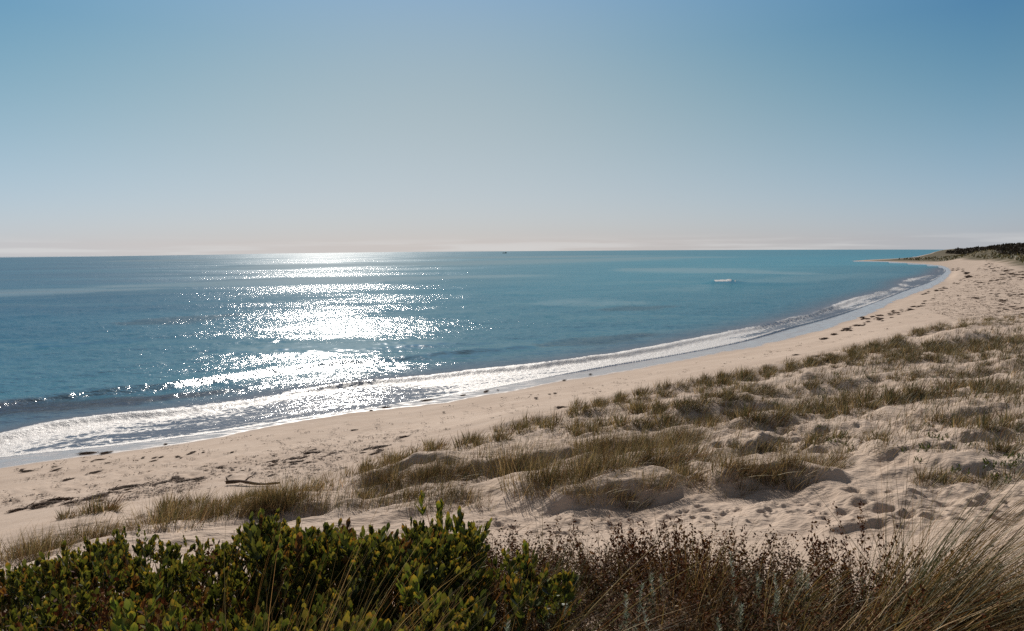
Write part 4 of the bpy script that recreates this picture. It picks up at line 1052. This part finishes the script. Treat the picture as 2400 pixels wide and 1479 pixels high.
for bi, (pl, sp, cnt, szr, where) in enumerate(rows):
    pl = np.array(pl, float); cum = np.concatenate([[0], np.cumsum(np.hypot(*(pl[1:] - pl[:-1]).T))]); s_ = rng.random(cnt) * cum[-1]
    u = np.interp(s_, cum, pl[:, 0]); v = np.interp(s_, cum, pl[:, 1]) + rng.normal(0, sp * .6, cnt); p = on_ground(u, v); szr = (szr[0] * .45, szr[1] * .5)
    for i in range(cnt):
        if shore_s(p[i:i+1, 0], p[i:i+1, 1])[0] < .3: continue
        wrack(p[i], int(rng.integers(5)), rng.uniform(*szr), .9 + rng.normal(0, .5), f'dark dried seaweed {where}', f'seaweed {where}')
# countless crumbs of seaweed and debris
q = np.concatenate([scat(500, [(0,1100),(700,1005),(1400,895),(1950,790),(2150,700),(2230,680),(2200,740),(2000,795),(1500,900),(1000,1020),(600,1140),(0,1200)]),
                    scat(330, [(450,1110),(700,1040),(1000,1000),(1000,1040),(700,1130)]), scat(1300, [(2150,720),(2280,640),(2320,612),(2400,640),(2400,745),(2250,750)]),
                    scat(170, [(100,1185),(400,1120),(520,1110),(450,1150),(200,1190)])])
p = on_ground(q[:, 0], q[:, 1])
for i in range(len(p)):
    if shore_s(p[i:i+1, 0], p[i:i+1, 1])[0] < .4: continue
    n_ = int(rng.integers(4, 10)); dd = np.hypot(*p[i, :2]); sc = .018 + .0011 * dd
    P = p[i] + rng.normal(0, 1, (n_, 3)) * [sc * 1.6, sc * 1.2, 0] + [0, 0, .012]
    d = unit(np.stack([rng.normal(0, 1, n_), rng.normal(.2, .7, n_), rng.normal(.02, .05, n_)], -1))
    V, F, Cc = blades(P, d, rng.uniform(.8, 2, n_) * sc, np.full(n_, sc * .6), rng.normal(0, .2, (n_, 3)) * [1, 1, .1], 2, pal(n_, ((.06, .035, .022), (.12, .075, .045)), (2, 1)))
    far_w.add(V, F, Cc)
tag(far_w.obj('beach_debris', M_WRACK), kind='stuff', label='fine brown seaweed crumbs and shell grit strewn over the beach')
# driftwood stick on the left beach
def limb(P, R, ns=8):
    P = np.array(P, float); R = np.array(R); th = np.linspace(0, 6.283, ns + 1)[:-1]; V = []
    for i in range(len(P)):
        d = unit(P[min(i + 1, len(P) - 1)] - P[max(i - 1, 0)]); s_ = unit(np.cross(d, [0, 0, 1])); t_ = np.cross(s_, d)
        V.append(P[i] + (np.cos(th)[:, None] * s_ + np.sin(th)[:, None] * t_) * R[i] * (1 + .2 * rng.standard_normal((ns, 1))))
    V = np.concatenate(V); n_ = len(P); i0 = np.arange(n_ - 1)[:, None] * ns + np.arange(ns)[None]; i1 = np.arange(n_ - 1)[:, None] * ns + (np.arange(ns) + 1)[None] % ns
    return V, np.stack([i0, i1, i1 + ns, i0 + ns], -1).reshape(-1, 4), pal(len(V), ((.07, .042, .026), (.11, .07, .045)), (1, 1))
g = on_ground(np.array([532., 655.]), np.array([1136., 1139.])); c0 = g[0]; ax = g[1] - g[0]; A_ = Acc()
tt = np.linspace(0, 1, 9)[:, None]
A_.add(*limb(ax * tt + np.array([0, 0, .05]) + .03 * np.sin(tt * 7) * [0, 1, .4], np.linspace(.035, .016, 9)))
root = empty('driftwood', tuple(c0), 'long dark driftwood branch lying on the beach behind the left grass fringe', 'driftwood')
A_.obj('branch', M_WRACK, root)
for a_, b_ in (((0.02, 0, .05), (-.07, .12, .12)), ((.1, 0, .05), (.0, -.1, .10)), ((.35, .02, .06), (.5, .1, .16))):
    B_ = Acc(); B_.add(*limb([a_, tuple((np.array(a_) + b_) / 2 + [0, 0, .02]), b_], [.02, .014, .006], 6)); B_.obj('twig', M_WRACK, root)
# rock islet on the horizon
pz = unproj(1183, 587.6, 0.0); dI = np.array([pz[0], pz[1]]) / np.hypot(*pz) * 1500
A_ = Acc()
th = np.linspace(0, 6.283, 19)[:-1]
for cx, hx, wx in ((-2.5, 1.6, 3.2), (2.2, 2.4, 2.6)):
    V = np.concatenate([np.stack([cx + np.cos(th) * wx * k * (1 + .25 * vnoise(th * 2, th * 0 + cx, 3)), np.sin(th) * 2 * k, z + 0 * th], -1) for k, z in ((1, -.6), (.8, hx * .55), (.4, hx * .9), (.05, hx))])
    F = np.concatenate([np.stack([j * 18 + np.arange(18), j * 18 + (np.arange(18) + 1) % 18, (j + 1) * 18 + (np.arange(18) + 1) % 18, (j + 1) * 18 + np.arange(18)], -1) for j in range(3)])
    A_.add(V, F, np.full((len(V), 3), .04))
o = A_.obj('rock_islet', M_WRACK); o.location = (dI[0], dI[1], 0); tag(o, 'tiny dark rocky islet alone on the sea horizon', 'islet')

# ------------------------------------------------------------------ scrub wood on the headland
r = np.random.default_rng(91); nb = 90000
M_WOOD = leafy('headland_scrub', .15, .8, .15, (1, 1, 1))
aa = np.radians(r.uniform(31.5, 47, nb)); rr_ = np.exp(r.uniform(math.log(200), math.log(1100), nb)); x_, y_ = np.sin(aa) * rr_, np.cos(aa) * rr_
uu = 1200 + FPX * np.tan(aa)
# canopy top seen in the photo, and where the wood starts behind the grassy bank
vt = np.interp(uu, [2180, 2221, 2233, 2285, 2337, 2400, 2500, 2700], [592, 591.5, 589.5, 584.5, 578, 574.5, 572, 570])
r_edge = np.interp(uu, [2180, 2221, 2285, 2337, 2400, 2500], [620, 560, 400, 300, 235, 200])
bump_ = fbm(x_ / 14, y_ / 14, 92, 4)
rtop = r_edge * 1.45
ztop = EYE + (579.5 - vt) / FPX * rtop * np.cos(aa)
f_ = sstep(r_edge * .98, rtop, rr_); gz = ground(x_, y_, False)
zc = gz + .6 + (ztop - gz - .6) * f_ + bump_ * (.8 + rr_ * .002)
m_ = (rr_ > r_edge * (1 + .04 * fbm(x_ / 9, y_ / 9, 95, 3))) & (zc > gz - .2) & (shore_s(x_, y_) > 12) & (rr_ < rtop * 1.5)
x_, y_, zc, rr_, gz, bump_ = x_[m_], y_[m_], zc[m_], rr_[m_], gz[m_], bump_[m_]; n_ = len(x_)
P = np.stack([x_, y_, np.maximum(zc - r.random(n_) * 2.2 * (r.random(n_) < .6), gz)], -1)
V, F, Cc = flakes(P, r, rr_[:, None] * .0019, pal(n_, ((.03, .024, .018), (.045, .034, .022), (.06, .042, .028)), (3, 3, 1), r=r))
A_ = Acc(); A_.add(V, F, Cc)
tag(A_.obj('headland_wood', M_WOOD), kind='stuff', label='dark scrub wood covering the low headland at the far right')
